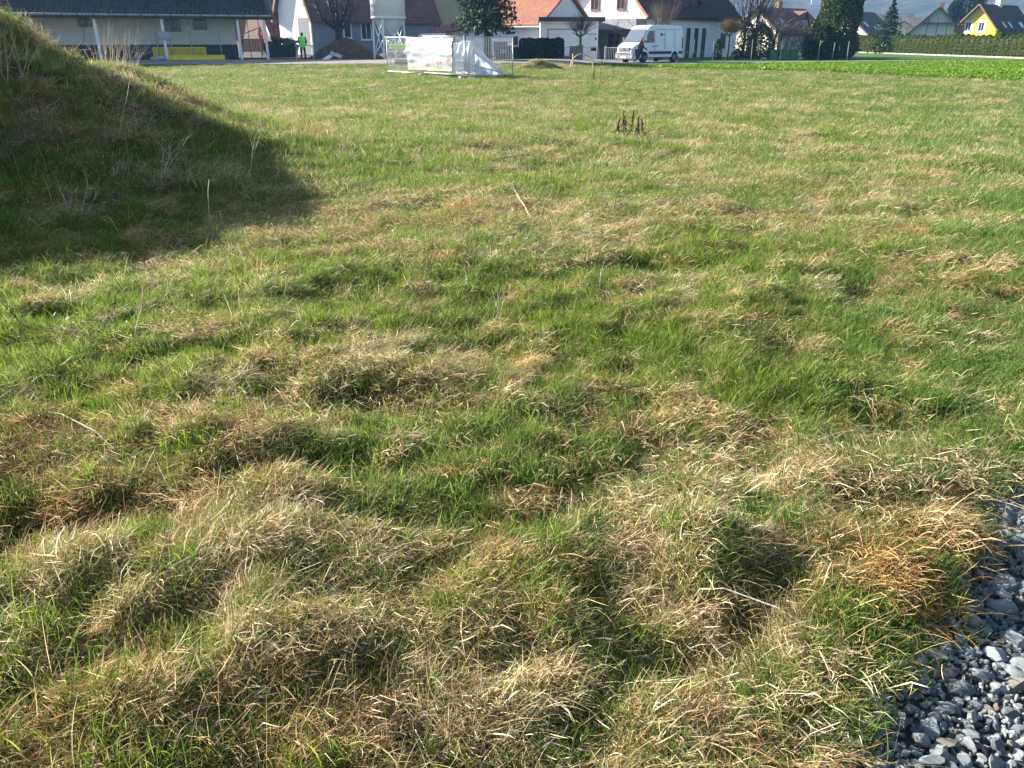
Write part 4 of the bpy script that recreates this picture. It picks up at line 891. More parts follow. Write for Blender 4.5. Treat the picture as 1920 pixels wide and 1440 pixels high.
def person(root, J, cloth):
    """J: joints in local metres (facing +x); one continuous fused body with five-fingered hands; clothes are children"""
    b = MB()
    caps(b, J['pelvis'], J['chest'], .125, .145); caps(b, Vector(J['pelvis']) + Vector((0, -.08, 0)), Vector(J['pelvis']) + Vector((0, .08, 0)), .105, .105)
    caps(b, J['chest'], J['neck'], .13, .06); caps(b, J['neck'], J['head'], .055, .055); fw = Vector(J['face']).normalized()
    hd = Vector(J['head']); upv = Vector((0, 0, 1)); sdv = fw.cross(upv).normalized(); upv = sdv.cross(fw)
    caps(b, hd + upv * .09 + fw * .0, hd + upv * .14 - fw * .02, .092, .092); caps(b, hd + fw * .03 + upv * .02, hd + fw * .035 + upv * .06, .062, .075)
    caps(b, hd + fw * .098 + upv * .075, hd + fw * .118 + upv * .05, .010, .016)      # nose
    caps(b, hd + fw * .088 - sdv * .02 + upv * .022, hd + fw * .088 + sdv * .02 + upv * .022, .010, .010)   # lips
    for s_ in (-1, 1): caps(b, hd + sdv * s_ * .092 + upv * .10, hd + sdv * s_ * .094 + upv * .06, .016, .012)   # ears
    for s_, sn in ((-1, 'r'), (1, 'l')):
        sh, el, wr = (Vector(J[k + sn]) for k in ('sh_', 'el_', 'wr_')); hp, kn, an, toe = (Vector(J[k + sn]) for k in ('hip_', 'kn_', 'an_', 'toe_'))
        caps(b, J['chest'], sh, .09, .065); caps(b, sh, el, .055, .042); caps(b, el, wr, .042, .028)
        hdv = (wr - el).normalized(); pn = hdv.orthogonal().normalized(); sd = hdv.cross(pn)
        caps(b, wr, wr + hdv * .075, .028, .034)
        for k in range(4):
            o_ = sd * (k - 1.5) * .019; ln = (.072, .082, .078, .06)[k]; p0 = wr + hdv * .085 + o_; p1 = p0 + hdv * ln * .55 + pn * .008; p2 = p1 + hdv * ln * .35 + pn * .024
            caps(b, p0, p1, .0095, .009, 8, 2); caps(b, p1, p2, .009, .008, 8, 2)
        t0 = wr + hdv * .03 + sd * .03; t1 = t0 + hdv * .035 + sd * .022; caps(b, t0, t1, .012, .011, 8, 2); caps(b, t1, t1 + hdv * .03 + pn * .012, .011, .009, 8, 2)
        caps(b, hp, kn, .085, .058); caps(b, kn, an, .055, .036); caps(b, an, toe, .038, .032)
    body = fuse(b, 'body', skin, root, .010)
    c = MB()
    caps(c, J['pelvis'], J['chest'], .155, .175); caps(c, J['chest'], J['neck'], .16, .075)
    for sn in 'rl':
        sh, el, wr = (Vector(J[k + sn]) for k in ('sh_', 'el_', 'wr_')); caps(c, J['chest'], sh, .12, .085); caps(c, sh, el, .078, .062); caps(c, el, wr - (wr - el) * .06, .060, .044)
    fuse(c, 'jacket', cloth['jacket'], root, .016)
    c = MB(); caps(c, Vector(J['pelvis']) + Vector((0, -.07, -.02)), Vector(J['pelvis']) + Vector((0, .07, -.02)), .130, .130)
    for sn in 'rl':
        hp, kn, an = (Vector(J[k + sn]) for k in ('hip_', 'kn_', 'an_')); caps(c, hp, kn, .105, .078); caps(c, kn, an, .075, .060)
    fuse(c, 'trousers', cloth['trousers'], root, .016)
    for sn in 'rl':
        an, toe = Vector(J['an_' + sn]), Vector(J['toe_' + sn]); c = MB(); dv = (toe - an); dv.z = 0 if abs(dv.z) < .05 else dv.z; 
        caps(c, an + Vector((0, 0, -.02)), an + Vector((-.03, 0, -.035)), .052, .05); caps(c, an + Vector((0, 0, -.03)), toe, .052, .040); fuse(c, 'shoe', cloth['shoe'], root, .012)
    c = MB(); caps(c, hd + upv * .115 - fw * .012, hd + upv * .155 - fw * .03, .100, .094); caps(c, hd + upv * .07 - fw * .035, hd + upv * .12 - fw * .035, .085, .09); fuse(c, 'hair' if cloth.get('hair') else 'cap', cloth.get('hair') or cloth['cap'], root, .012)
    return body
# walking person by the van
wp = at(1200, 121.5, 60.5); dz = wp.z
root = empty('person', (wp.x, wp.y, dz + .04), .12, 'person in dark jacket with red shoulders and white shoes walking past the van', 'person')
J = dict(pelvis=(0, 0, .93), chest=(.02, 0, 1.28), neck=(.05, 0, 1.48), head=(.07, 0, 1.52), face=(1, .1, -.12),
         sh_r=(.03, -.19, 1.40), el_r=(.10, -.26, 1.13), wr_r=(.33, -.26, .98), sh_l=(.02, .19, 1.40), el_l=(-.12, .25, 1.14), wr_l=(-.03, .27, .90),
         hip_r=(0, -.09, .90), kn_r=(.20, -.10, .50), an_r=(.30, -.10, .09), toe_r=(.47, -.11, .06), hip_l=(0, .09, .90), kn_l=(-.08, .10, .50), an_l=(-.42, .11, .21), toe_l=(-.32, .11, .07))
dk = mat('dark_grey_jacket', (.035, .038, .035), .9, .2, 12); 
person(root, J, dict(jacket=dk, trousers=mat('dark_trousers', (.02, .018, .024), .9, .2, 12), shoe=mat('white_shoe', (.75, .75, .75), .6, .03, 10), cap=mat('pale_cap', (.45, .33, .27), .8, .1, 20)))
c = MB()
for s_ in (-1, 1): caps(c, (.05, s_ * .13, 1.40), (.01, s_ * .225, 1.30), .088, .085)
caps(c, (.0, -.08, 1.46), (.0, .08, 1.46), .085, .085); fuse(c, 'shoulder_panel', mat('red_cloth', (.45, .02, .03), .8, .1, 12), root, .016)
# worker in the vest, leaning over the bench
vp = at(569, 113, 61.3)
root = empty('person', (vp.x, vp.y + .1, .37), R(97), 'worker in a lime green high visibility vest bending over the work bench', 'person')
J = dict(pelvis=(0, 0, .94), chest=(.12, 0, 1.32), neck=(.20, 0, 1.53), head=(.25, 0, 1.57), face=(.8, 0, -.6),
         sh_r=(.14, -.20, 1.44), el_r=(.24, -.28, 1.16), wr_r=(.50, -.20, 1.0), sh_l=(.14, .20, 1.44), el_l=(.24, .28, 1.16), wr_l=(.52, .2, .93),
         hip_r=(0, -.10, .90), kn_r=(.05, -.13, .49), an_r=(-.02, -.15, .08), toe_r=(.15, -.17, .04), hip_l=(0, .10, .90), kn_l=(.05, .13, .49), an_l=(-.02, .15, .08), toe_l=(.15, .17, .04))
person(root, J, dict(jacket=mat('navy_jacket', (.02, .022, .03), .9, .2, 12), trousers=mat('dark_trousers', (.02, .018, .024), .9), shoe=mat('black_boot', (.02, .02, .02), .7), hair=mat('dark_hair', (.03, .02, .015), .7, .2, 30)))
c = MB(); caps(c, (-.03, -.06, .92), (.11, -.05, 1.30), .175, .19); caps(c, (-.03, .06, .92), (.11, .05, 1.30), .175, .19); caps(c, (.1, 0, 1.32), (.16, 0, 1.46), .18, .12)
for s_ in (-1, 1): caps(c, (.12, s_ * .1, 1.40), (.14, s_ * .18, 1.44), .11, .09)
vest = fuse(c, 'safety_vest', mat('lime_hi_vis', (.22, .95, .04), .6, .05, 8), root, .016)
c = MB(); rf_ = mat('grey_reflective_band', (.30, .42, .30), .3, .05, 8)
for t in (.25, .62):
    cc_ = Vector((-.03, 0, .92)).lerp(Vector((.11, 0, 1.30)), t); dd = Vector((.14, 0, .38)).normalized(); x_ = Vector((0, 1, 0)); y_ = dd.cross(x_)
    c.tube([cc_ - dd * .02, cc_ + dd * .02], [.20 + .02 * t, .205 + .02 * t], 20); 
    k0 = len(c.v) - 40
    for i in range(k0, len(c.v)): v = Vector(c.v[i]) - cc_; v = v + x_ * v.dot(x_) * .18; c.v[i] = tuple(cc_ + v)
c.build('reflective_band', rf_, root, True)
root = empty('work_bench', (vp.x + .02, vp.y + .62, .37), R(4), 'grey metal trestle bench in front of the worker', 'work bench')
b = MB(); b.box((0, 0, .93), (1.35, .6, .05)); b.build('top', mat('bench_top', (.40, .44, .46), .6, .15, 6), root)
for x_ in (-.55, .55):
    for y_ in (-.22, .22): b = MB(); b.bar((x_, y_, .91), (x_ * 1.12, y_ * 1.25, 0), .05); b.build('leg', galv, root)
b = MB(); b.bar((-.58, -.26, .3), (.58, -.26, .3), .04); b.build('brace', galv, root)

# ---- silo
sp = at(732, 106, 62.5); sR = 31.5 * 62.5 / FPX / 1.09
root = empty('cement_silo', (sp.x, sp.y, .42), 0, 'tall white dry mortar silo on four braced legs behind the banner', 'silo')
zc = at(732, 32, 62.5).z - .42; zt = at(732, 74, 62.5).z - .42
sm_ = mat('silo_white', (.74, .76, .77), .45, .05, 1.2, .02)
b = MB(); b.tube([(0, 0, zc), (0, 0, zc + 1.3), (0, 0, zc + 1.32), (0, 0, zc + 2.9), (0, 0, zc + 2.92), (0, 0, 7.2), (0, 0, 7.6)], [sR, sR, sR + .01, sR + .01, sR, sR, .3], 48); o = b.build('tank', sm_, root, True)
o.data.polygons.foreach_set('use_smooth', [len(p.vertices) == 4 for p in o.data.polygons])
b = MB(); b.tube([(0, 0, zt), (0, 0, zc - .004)], [.16, sR - .03], 48); b.build('hopper', mat('silo_hopper', (.55, .56, .55), .5, .08, 2), root, True)
b = MB(); b.tube([(0, 0, zt - .35), (0, 0, zt)], .11, 12); b.build('outlet', galv, root, True)
b = MB(); b.tube([(0, 0, zc - .12), (0, 0, zc + .02)], sR + .035, 48); b.build('ring_beam', sm_, root, True)
Lg = sR * .90
lp = [(-Lg, -Lg * .45), (Lg * .45 * -1 + .2, -Lg), (Lg, -Lg * .35), (Lg * .4, Lg)]
lp = [(-Lg * .98, -.25), (-.25, -Lg), (Lg * .98, .25), (.25, Lg)]
for x_, y_ in lp: b = MB(); b.bar((x_ * .98, y_ * .98, zc), (x_ * 1.04, y_ * 1.04, -.05), .12); b.build('leg', sm_, root)
for (a_, c_) in ((0, 1), (1, 2), (2, 3), (3, 0)):
    for f_, t_ in (((0, .1), (1, .98)), ((1, .1), (0, .98))):
        A = lp[a_]; Bq = lp[c_]; p0 = Vector((A[0], A[1], 0)) if f_[0] == 0 else Vector((Bq[0], Bq[1], 0)); p1 = Vector((Bq[0], Bq[1], 0)) if f_[0] == 0 else Vector((A[0], A[1], 0))
        b = MB(); b.bar(p0 * 1.03 + Vector((0, 0, .15)), p1 + Vector((0, 0, zc - .15)), .05); b.build('brace', sm_, root)
# faint outlined characters down the left of the tank
b = MB()
def arc_bar(a0, z0_, a1, z1_, w_=.035):
    p = [(math.sin(a) * (sR + .012), -math.cos(a) * (sR + .012), z) for a, z in ((a0, z0_), (a1, z1_))]; b.bar(p[0], p[1], w_, w_)
cz = zc + 1.5
for sg in [((-.98, .55), (-.80, .55)), ((-.80, .55), (-.98, .75)), ((-.98, .75), (-.80, .75)), ((-.98, .10), (-.80, .10)), ((-.80, .10), (-.80, .38)), ((-.98, -.35), (-.80, -.35)), ((-.98, -.35), (-.98, -.10)), ((-.98, -.10), (-.80, -.10)), ((-.80, -.35), (-.80, -.10)),
           ((-.98, 1.0), (-.80, 1.0)), ((-.9, 1.0), (-.9, 1.25))]:
    arc_bar(sg[0][0], cz + sg[0][1] - .6, sg[1][0], cz + sg[1][1] - .6)
b.build('lettering', mat('pale_grey_print', (.45, .48, .52), .5, .02, 3), root)

# ---- mobile mesh fence, banner, tarpaulin
fl = at(727, 131, 45.5); fm_ = at(873, 148, 39.3); fr_ = at(963, 147, 41.0)
def fence_panel(p, q, label, mesh=True, h_=1.86):
    p = Vector((p[0], p[1], 0)); q = Vector((q[0], q[1], 0)); z_ = float(height(p.x, p.y)); d = q - p; L_ = d.length
    root = empty('wire_fence', (p.x, p.y, z_ - .02), math.atan2(d.y, d.x), label, 'wire fence')
    for x_ in (.05, L_ - .05): b = MB(); b.tube([(x_, 0, 0), (x_, 0, h_)], .021, 8); b.build('upright', galv, root, True)
    for z2 in (.16, h_ - .03): b = MB(); b.tube([(.05, 0, z2), (L_ - .05, 0, z2)], .019, 8); b.build('rail', galv, root, True)
    b = MB(); x_ = .15
    while x_ < L_ - .1: b.bar((x_, 0, .17), (x_, 0, h_ - .04), .009); x_ += .10
    for z2 in (.45, .8, 1.15, 1.5): b.bar((.06, .004, z2), (L_ - .06, .004, z2), .009)
    tag(b.build('wire_mesh', galv, root), kind='stuff')
    for x_ in (.05, L_ - .05): b = MB(); b.box((x_, 0, .06), (.25, .6, .12)); b.build('foot_block', mat('fence_concrete', (.25, .24, .22), .9, .1, 6, .2), root)
    return root
mid = fl.lerp(fm_, .5)
fence_panel(fl, mid, 'leftmost wire fence panel with the banner\'s left edge tied to it')
fence_panel(mid, fm_, 'wire fence panel behind the right part of the banner and the white sheet')
fence_panel(fm_ + Vector((.08, .02, 0)), fr_, 'rightmost wire fence panel in front of the dark bins')
# banner
pa = at(766, 70, 43.8); pb = at(851, 71, 40.6)
lf = (fm_ - fl).normalized(); 
def on_fence(px, py):
    a, f, z = ray(px, py); nrm = Vector((lf.y, -lf.x, 0)); nrm.normalize(); t = Vector((fl.x, fl.y, 0)).dot(nrm) / Vector((a, f, 0)).dot(nrm); return Vector((a * t, f * t, CAMH + z * t))
b0, b1, b2, b3 = on_fence(764.5, 70), on_fence(851, 71), on_fence(849.5, 133.5), on_fence(766.5, 130)
nb = Vector((lf.y, -lf.x, 0)).normalized()
if nb.y > 0: nb = -nb
NU, NV = 150, 90; U, Vv = np.meshgrid(np.linspace(0, 1, NU), np.linspace(0, 1, NV))
def lp4(a, b_, c_, d_): return (np.array(a)[None, None] * ((1 - U) * (1 - Vv))[..., None] + np.array(b_)[None, None] * (U * (1 - Vv))[..., None] + np.array(c_)[None, None] * (U * Vv)[..., None] + np.array(d_)[None, None] * ((1 - U) * Vv)[..., None])
PB = lp4(b0, b1, b2, b3); wv = .05 + .045 * np.sin(7 * U + 3 * Vv) * np.sin(math.pi * Vv) + .05 * (vnoise(U, Vv * .7, .13, 401) - .5) + .05 * (vnoise(U + Vv, Vv - U, .2, 405) - .5)
PB = PB + np.array(nb)[None, None] * (wv + .03)[..., None]
ci = np.zeros((NV, NU, 3)); ci[:] = (.80, .82, .84)
def put(mask, c): ci[mask] = c
sk = vnoise(U, Vv, .3, 411)[..., None]; ci[:] = np.array((.60, .61, .63)) * (1 - .35 * sk) + np.array((.32, .45, .66)) * (.35 * sk)
put((Vv > .86) & (Vv > .93 - .10 * U), (.56, .66, .38)); put((Vv > .95), (.66, .70, .44))
roof_ = (Vv > .52) & (Vv < .60) & (U > .57) & (U < .86) & (Vv > .50 + .05 * (U - .57) / .3 * -1 + .04); put(roof_, (.42, .42, .44))
put((Vv > .59) & (Vv < .66) & (U > .16) & (U < .40) & (Vv > .64 - .2 * (U - .16)), (.48, .46, .46))
body = (Vv > .60) & (Vv < .86) & (U > .36) & (U < .93); put(body, (.78, .66, .64))
bx2 = body & (vnoise(U * 8, Vv * 3, .25, 421) > .55); put(bx2, (.58, .46, .40))
put(body & (np.abs((U * 16) % 1 - .5) < .17) & (Vv > .66) & (Vv < .8) & (U > .55), (.46, .36, .38))
put((Vv > .62) & (Vv < .84) & (U > .90) & (U < .98), (.45, .33, .27)); put((Vv > .66) & (Vv < .80) & (U < .16) & (U > .03) & (vnoise(U * 9, Vv * 9, .3, 431) > .45), (.38, .36, .33))
put((Vv > .72) & (Vv < .84) & (U > .2) & (U < .34) & (vnoise(U * 7, Vv * 5, .3, 433) > .6), (.55, .42, .38))
for (u0, v0) in ((.03, .05), (.11, .06), (.05, .14), (.13, .15), (.04, .23), (.12, .24)): put((U > u0) & (U < u0 + .065) & (Vv > v0) & (Vv < v0 + .055) & (vnoise(U, Vv, .02, 441) > .3), (.38, .38, .44))
ci[(Vv > .5) & (ci[..., 0] < .8)] *= .72
i_ = (np.arange(NV - 1)[:, None] * NU + np.arange(NU - 1)[None, :]).ravel()
me = np_mesh('banner', PB.reshape(-1, 3), np.stack([i_, i_ + 1, i_ + NU + 1, i_ + NU], 1), smooth=True)
set_attr(me, 'print', np.concatenate([ci, np.ones((NV, NU, 1))], -1).reshape(-1, 4), typ='FLOAT_COLOR')
mb = bpy.data.materials.new('banner_print'); nt, n_, l_, bs = nodes(mb); q = n_.new('ShaderNodeAttribute'); q.attribute_name = 'print'; l_.new(q.outputs[0], bs.inputs['Base Color']); bs.inputs['Roughness'].default_value = .5
tl_ = n_.new('ShaderNodeBsdfTranslucent'); l_.new(q.outputs[0], tl_.inputs[0]); ms = n_.new('ShaderNodeMixShader'); ms.inputs[0].default_value = .45; l_.new(bs.outputs[0], ms.inputs[1]); l_.new(tl_.outputs[0], ms.inputs[2]); l_.new(ms.outputs[0], n_['Material Output'].inputs[0])
me.materials.append(mb); tag(link('banner', me), 'large white banner with a printed row of houses tied to the wire fence', 'banner')
# white sheet draped over stacked material, sloping down to the right
def sheet_mat():
    m = bpy.data.materials.new('white_sheeting'); nt, n, l, b = nodes(m); b.inputs['Base Color'].default_value = (.80, .80, .80, 1); b.inputs['Roughness'].default_value = .4
    t = n.new('ShaderNodeBsdfTranslucent'); t.inputs[0].default_value = (.78, .78, .78, 1); s = n.new('ShaderNodeMixShader'); s.inputs[0].default_value = .35
    l.new(b.outputs[0], s.inputs[1]); l.new(t.outputs[0], s.inputs[2]); l.new(s.outputs[0], n['Material Output'].inputs[0]); return m
shm = sheet_mat()
Ys = 41.8; ts = [at(850, 81, Ys), at(862, 78, Ys), at(880, 74, Ys), at(893, 87, Ys), at(915, 107, Ys), at(946, 138, Ys)]
bs_ = [at(848, 134, Ys - 1.3), at(862, 134, Ys - 1.4), at(880, 136, Ys - 1.5), at(895, 138, Ys - 1.4), at(918, 143, Ys - 1.0), at(946, 140, Ys - .3)]
NU, NV = 60, 30; V = []
for j in range(NV):
    v = j / (NV - 1)
    for i in range(NU):
        u = i / (NU - 1) * (len(ts) - 1); k = min(int(u), len(ts) - 2); f = u - k; t_ = ts[k].lerp(ts[k + 1], f); bt = bs_[k].lerp(bs_[k + 1], f); p = t_.lerp(bt, v)
        p.z = max(p.z, .03); wr = .10 * (float(vnoise(i * .35 + j * .1, j * .12, 1, 451)) - .5) + .04 * math.sin(i * .9 + j * .15); p.y += wr * (.3 + v); p.z += .03 * math.sin(i * .5 + j * .4); V.append(p)
for k in range(2):     # back side of the sheet
    for i in range(NU):
        u = i / (NU - 1) * (len(ts) - 1); kk = min(int(u), len(ts) - 2); t_ = ts[kk].lerp(ts[kk + 1], u - kk); V.append(t_ + Vector((0, .5 + .9 * k, -.0 - (t_.z - .05) * (.15 if k == 0 else 1))))
Q = [(j * NU + i, j * NU + i + 1, (j + 1) * NU + i + 1, (j + 1) * NU + i) for j in range(NV - 1) for i in range(NU - 1)]
o1 = NV * NU
Q += [(i, i + 1, o1 + i + 1, o1 + i) for i in range(NU - 1)] + [(o1 + i, o1 + i + 1, o1 + NU + i + 1, o1 + NU + i) for i in range(NU - 1)]
sh = tag(link('tarpaulin', np_mesh('tarpaulin', [tuple(p) for p in V], Q, mt=shm, smooth=True)), 'white sheet draped in a long slope behind the right fence panel', 'tarpaulin')
b = MB(); b.bar(at(852, 113, 40.6) , at(943, 137, 40.6), .03, .05); o = b.build('timber_batten', mat('pale_batten', (.55, .57, .6), .6, .1, 5)); tag(o, 'pale batten running down across the white sheet', 'batten')
# yellow cloth hung behind the left panel
NU = 24; V = []
for j in range(8):
    for i in range(NU):
        u = i / (NU - 1); p = at(731 + 34 * u, 83 + 12 * (j / 7) * (1 - .25 * abs(2 * u - 1)) , 52); p.y += .05 * math.sin(u * 16) * j / 7; V.append(tuple(p))
Q = [(j * NU + i, j * NU + i + 1, (j + 1) * NU + i + 1, (j + 1) * NU + i) for j in range(7) for i in range(NU - 1)]
o = link('yellow_cloth', np_mesh('yellow_cloth', V, Q, mt=mat('neon_yellow_cloth', (.72, .92, .03), .6, .12, 6), smooth=True)); sd_ = o.modifiers.new('t', 'SOLIDIFY'); sd_.thickness = .02; tag(o, 'sagging neon yellow cloth behind the leftmost fence panel', 'cloth')
for px in (731, 765):
    p = at(px, 83, 52); b = MB(); b.tube([(0, 0, 0), (0, 0, p.z + .08)], .025, 6); o = b.build('ground_stake', woodm); o.location = (p.x, p.y + .03, .02); tag(o, 'stake holding the %s end of the yellow cloth' % ('left' if px < 740 else 'right'), 'stake')
# pale pallet of stones behind left panel
p = at(757, 108, 54); root = empty('pallet', (p.x, p.y, .25), .1, 'pallet of pale blocks on the soil behind the yellow cloth', 'pallet')
b = MB(); b.box((0, 0, .08), (1.2, .8, .12)); b.build('deck', woodm, root)
for i in range(4): b = MB(); b.box((-.42 + .28 * i, 0, .24), (.26, .7, .18)); b.build('block', mat('pale_block', (.5, .46, .38), .9, .1, 6), root)

# ---- waste bins
p = at(944, 118, 64); root = empty('waste_container', (p.x, p.y, .12), .05, 'big dark wheeled waste container with teal sticker under the conifer', 'waste container')
dg = mat('anthracite_plastic', (.035, .042, .05), .45, .12, 3); W2 = 1.55
b = MB(); b.add([(-.62, -.45, .18), (.62, -.45, .18), (.62, .45, .18), (-.62, .45, .18), (-.75, -.55, 1.15), (.75, -.55, 1.15), (.75, .55, 1.15), (-.75, .55, 1.15)], [(3, 2, 1, 0), (0, 1, 5, 4), (1, 2, 6, 5), (2, 3, 7, 6), (3, 0, 4, 7), (4, 5, 6, 7)]); b.build('bin_body', dg, root)
b = MB(); b.add([(-.78, -.58, 1.16), (.78, -.58, 1.16), (.78, .58, 1.16), (-.78, .58, 1.16)] + [(-.74, -.3, 1.42), (.74, -.3, 1.42), (.74, .35, 1.42), (-.74, .35, 1.42)], [(3, 2, 1, 0), (0, 1, 5, 4), (1, 2, 6, 5), (2, 3, 7, 6), (3, 0, 4, 7), (4, 5, 6, 7)]); b.build('lid', dg, root)
b = MB(); b.box((.0, -.535, .78), (.5, .03, .26)); b.build('sticker', mat('teal_sticker', (.05, .22, .22), .5, .1, 8), root); b = MB(); b.box((.5, -.56, 1.28), (.44, .03, .22)); b.build('label_plate', whitep, root)
for i in range(5): b = MB(); b.box((-.52 + .26 * i, -.51, .5), (.04, .06, .6)); b.build('rib', dg, root)
for x_ in (-.5, .5):
    for y_ in (-.38, .38): b = MB(); b.tube([(x_ - .03, y_, .09), (x_ + .03, y_, .09)], .09, 12); b.build('wheel', black, root)
b = MB(); b.tube([(-.78, -.3, 1.0), (-.95, -.3, 1.0), (-.95, .3, 1.0), (-.78, .3, 1.0)], .02, 6); b.build('handle', galv, root)
p = at(970, 118, 64.6); root = empty('wheelie_bin', (p.x, p.y, .12), -.1, 'dark green wheelie bin with a red lid beside the big container', 'wheelie bin')
b = MB(); b.add([(-.22, -.25, .05), (.22, -.25, .05), (.22, .22, .05), (-.22, .22, .05), (-.29, -.33, 1.0), (.29, -.33, 1.0), (.29, .35, 1.0), (-.29, .35, 1.0)], [(3, 2, 1, 0), (0, 1, 5, 4), (1, 2, 6, 5), (2, 3, 7, 6), (3, 0, 4, 7), (4, 5, 6, 7)]); b.build('bin_body', mat('dark_green_plastic', (.015, .06, .05), .5, .1, 4), root)
b = MB(); b.add([(-.31, -.35, 1.0), (.31, -.35, 1.0), (.31, .38, 1.02), (-.31, .38, 1.02), (-.27, -.28, 1.08), (.27, -.28, 1.08), (.27, .36, 1.12), (-.27, .36, 1.12)], [(3, 2, 1, 0), (0, 1, 5, 4), (1, 2, 6, 5), (2, 3, 7, 6), (3, 0, 4, 7), (4, 5, 6, 7)]); b.build('lid', mat('red_plastic', (.40, .05, .05), .5, .1, 4), root)
for x_ in (-.2, .2): b = MB(); b.tube([(x_ - .03, .25, .1), (x_ + .03, .25, .1)], .1, 12); b.build('wheel', black, root)

# ------------------------------------------------------------------ trees and shrubs
barkd = mat('dark_bark', (.035, .028, .022), .9, .35, 8, .4)
barkg = mat('grey_bark', (.11, .09, .07), .9, .3, 8, .4)
barko = mat('ochre_twigs', (.17, .11, .05), .9, .35, 8, .2)
needle = mat_leaf('conifer_needles', (.008, .020, .008), (.05, .085, .018), .15, .6, cc=(.018, .042, .014))
thujam = mat_leaf('thuja_scales', (.025, .05, .006), (.17, .20, .018), .25, .6, cc=(.075, .11, .012))
thujad = mat_leaf('dark_thuja_scales', (.006, .018, .008), (.04, .08, .016), .15, .6, cc=(.016, .04, .012))
yewm = mat_leaf('columnar_conifer_scales', (.012, .028, .006), (.17, .19, .022), .2, .6, cc=(.05, .085, .015))
bluem = mat_leaf('blue_spruce_needles', (.03, .06, .05), (.12, .19, .15), .15, .6)
olive = mat_leaf('olive_shrub_leaves', (.045, .045, .012), (.20, .17, .05), .25, .7)
brownl = mat_leaf('brown_shrub_twigs', (.07, .04, .02), (.26, .17, .10), .2, .8)
def place_at(px, py, Y, z=None): p = at(px, py, Y); return Vector((p.x, p.y, float(site(p.x, p.y)) if z is None else z))
def crown_shell(n, rx, ry, z0, z1, s, prof, lump=.18, seed=1, inner=.6, up=.2, s2=None):
    """leaf quads spread through the outer volume of a crown of revolution with lumpy outline; prof(t) -> radius factor"""
    t = rng.uniform(0, 1, n); a = rng.uniform(0, 2 * math.pi, n); q = inner + (1 - inner) * np.sqrt(rng.uniform(0, 1, n))
    lm = 1 + lump * 2 * (fbm(a * 2.2 + seed * 9, t * 7, 1.0, 500 + seed, 3) - .5)
    pr = np.interp(t, prof[0], prof[1]); r = pr * q * lm
    c = np.stack([r * rx * np.cos(a), r * ry * np.sin(a), z0 + (z1 - z0) * t], -1); V, Q, T, rn = quads_cloud(c, s, up, s2)
    return V, Q, rn
def foliage_tree(name, base, label, m, rx, ry, z0, z1, n, s, prof, trunk=None, bark=barkd, lump=.18, seed=1, cat_='tree', inner=.6, up=.2, group=None, s2=None):
    root = empty(name, base, 0, label, cat_, group)
    V, Q, rn = crown_shell(n, rx, ry, z0, z1, s, prof, lump, seed, inner, up, s2); link('crown', np_mesh('crown', V, Q, None, rn, m), root)
    tr = trunk or .12; b = MB(); b.tube([(0, 0, -.05), (.02, 0, (z0 + z1) * .3), (0, .02, z0 + (z1 - z0) * .9)], [tr, tr * .75, tr * .15], 8); b.build('trunk', bark, root, True); return root
def conifer(name, base, label, H_, R_, z0, seed, m=needle, n_wh=16, trunk=.2, per=9, dens=26, leaf=.16, droop=.25, group=None, top=0.0, cat_='conifer'):
    rg = random.Random(seed); root = empty(name, base, 0, label, cat_, group); b = MB(); b.tube([(0, 0, -.1), (.05, .03, H_ * .5), (0, 0, H_ * .98)], [trunk, trunk * .7, .03], 10); b.build('trunk', barkd, root, True)
    C_ = []; bb = MB()
    for k in range(n_wh):
        t = k / (n_wh - 1); z_ = z0 + (H_ - z0) * t; L0 = R_ * ((1 - t) ** .75 * (1 - top) + top * (1 - t * .55)) * (1.0 if t > .12 else .8 + t)
        for j in range(per):
            a = 2 * math.pi * (j + rg.uniform(-.4, .4)) / per + k; L_ = L0 * rg.uniform(.55, 1.15); zz = z_ + rg.uniform(-.3, .3) * (H_ - z0) / n_wh
            e = Vector((math.cos(a) * L_, math.sin(a) * L_, zz - droop * L_ + rg.uniform(-.1, .15)))
            if j % 2 == 0: bb.tube([(0, 0, zz), e * .55 + Vector((0, 0, zz * .45 + .03)), e], [.04, .025, .01], 4, False)
            for u in np.linspace(.18, 1.03, int(dens * max(.35, L_ / R_))):
                w_ = .05 + .22 * L_ * u * (1.15 - u)
                C_.append((e.x * u + rg.gauss(0, w_), e.y * u + rg.gauss(0, w_), zz + (e.z - zz) * u - abs(rg.gauss(0, .10 + .06 * L_)) + rg.gauss(0, .04)))
    bb.build('branches', barkd, root)
    V, Q, T, rn = quads_cloud(np.array(C_), leaf, .1, .45); link('crown', np_mesh('crown', V, Q, None, rn, m), root); return root
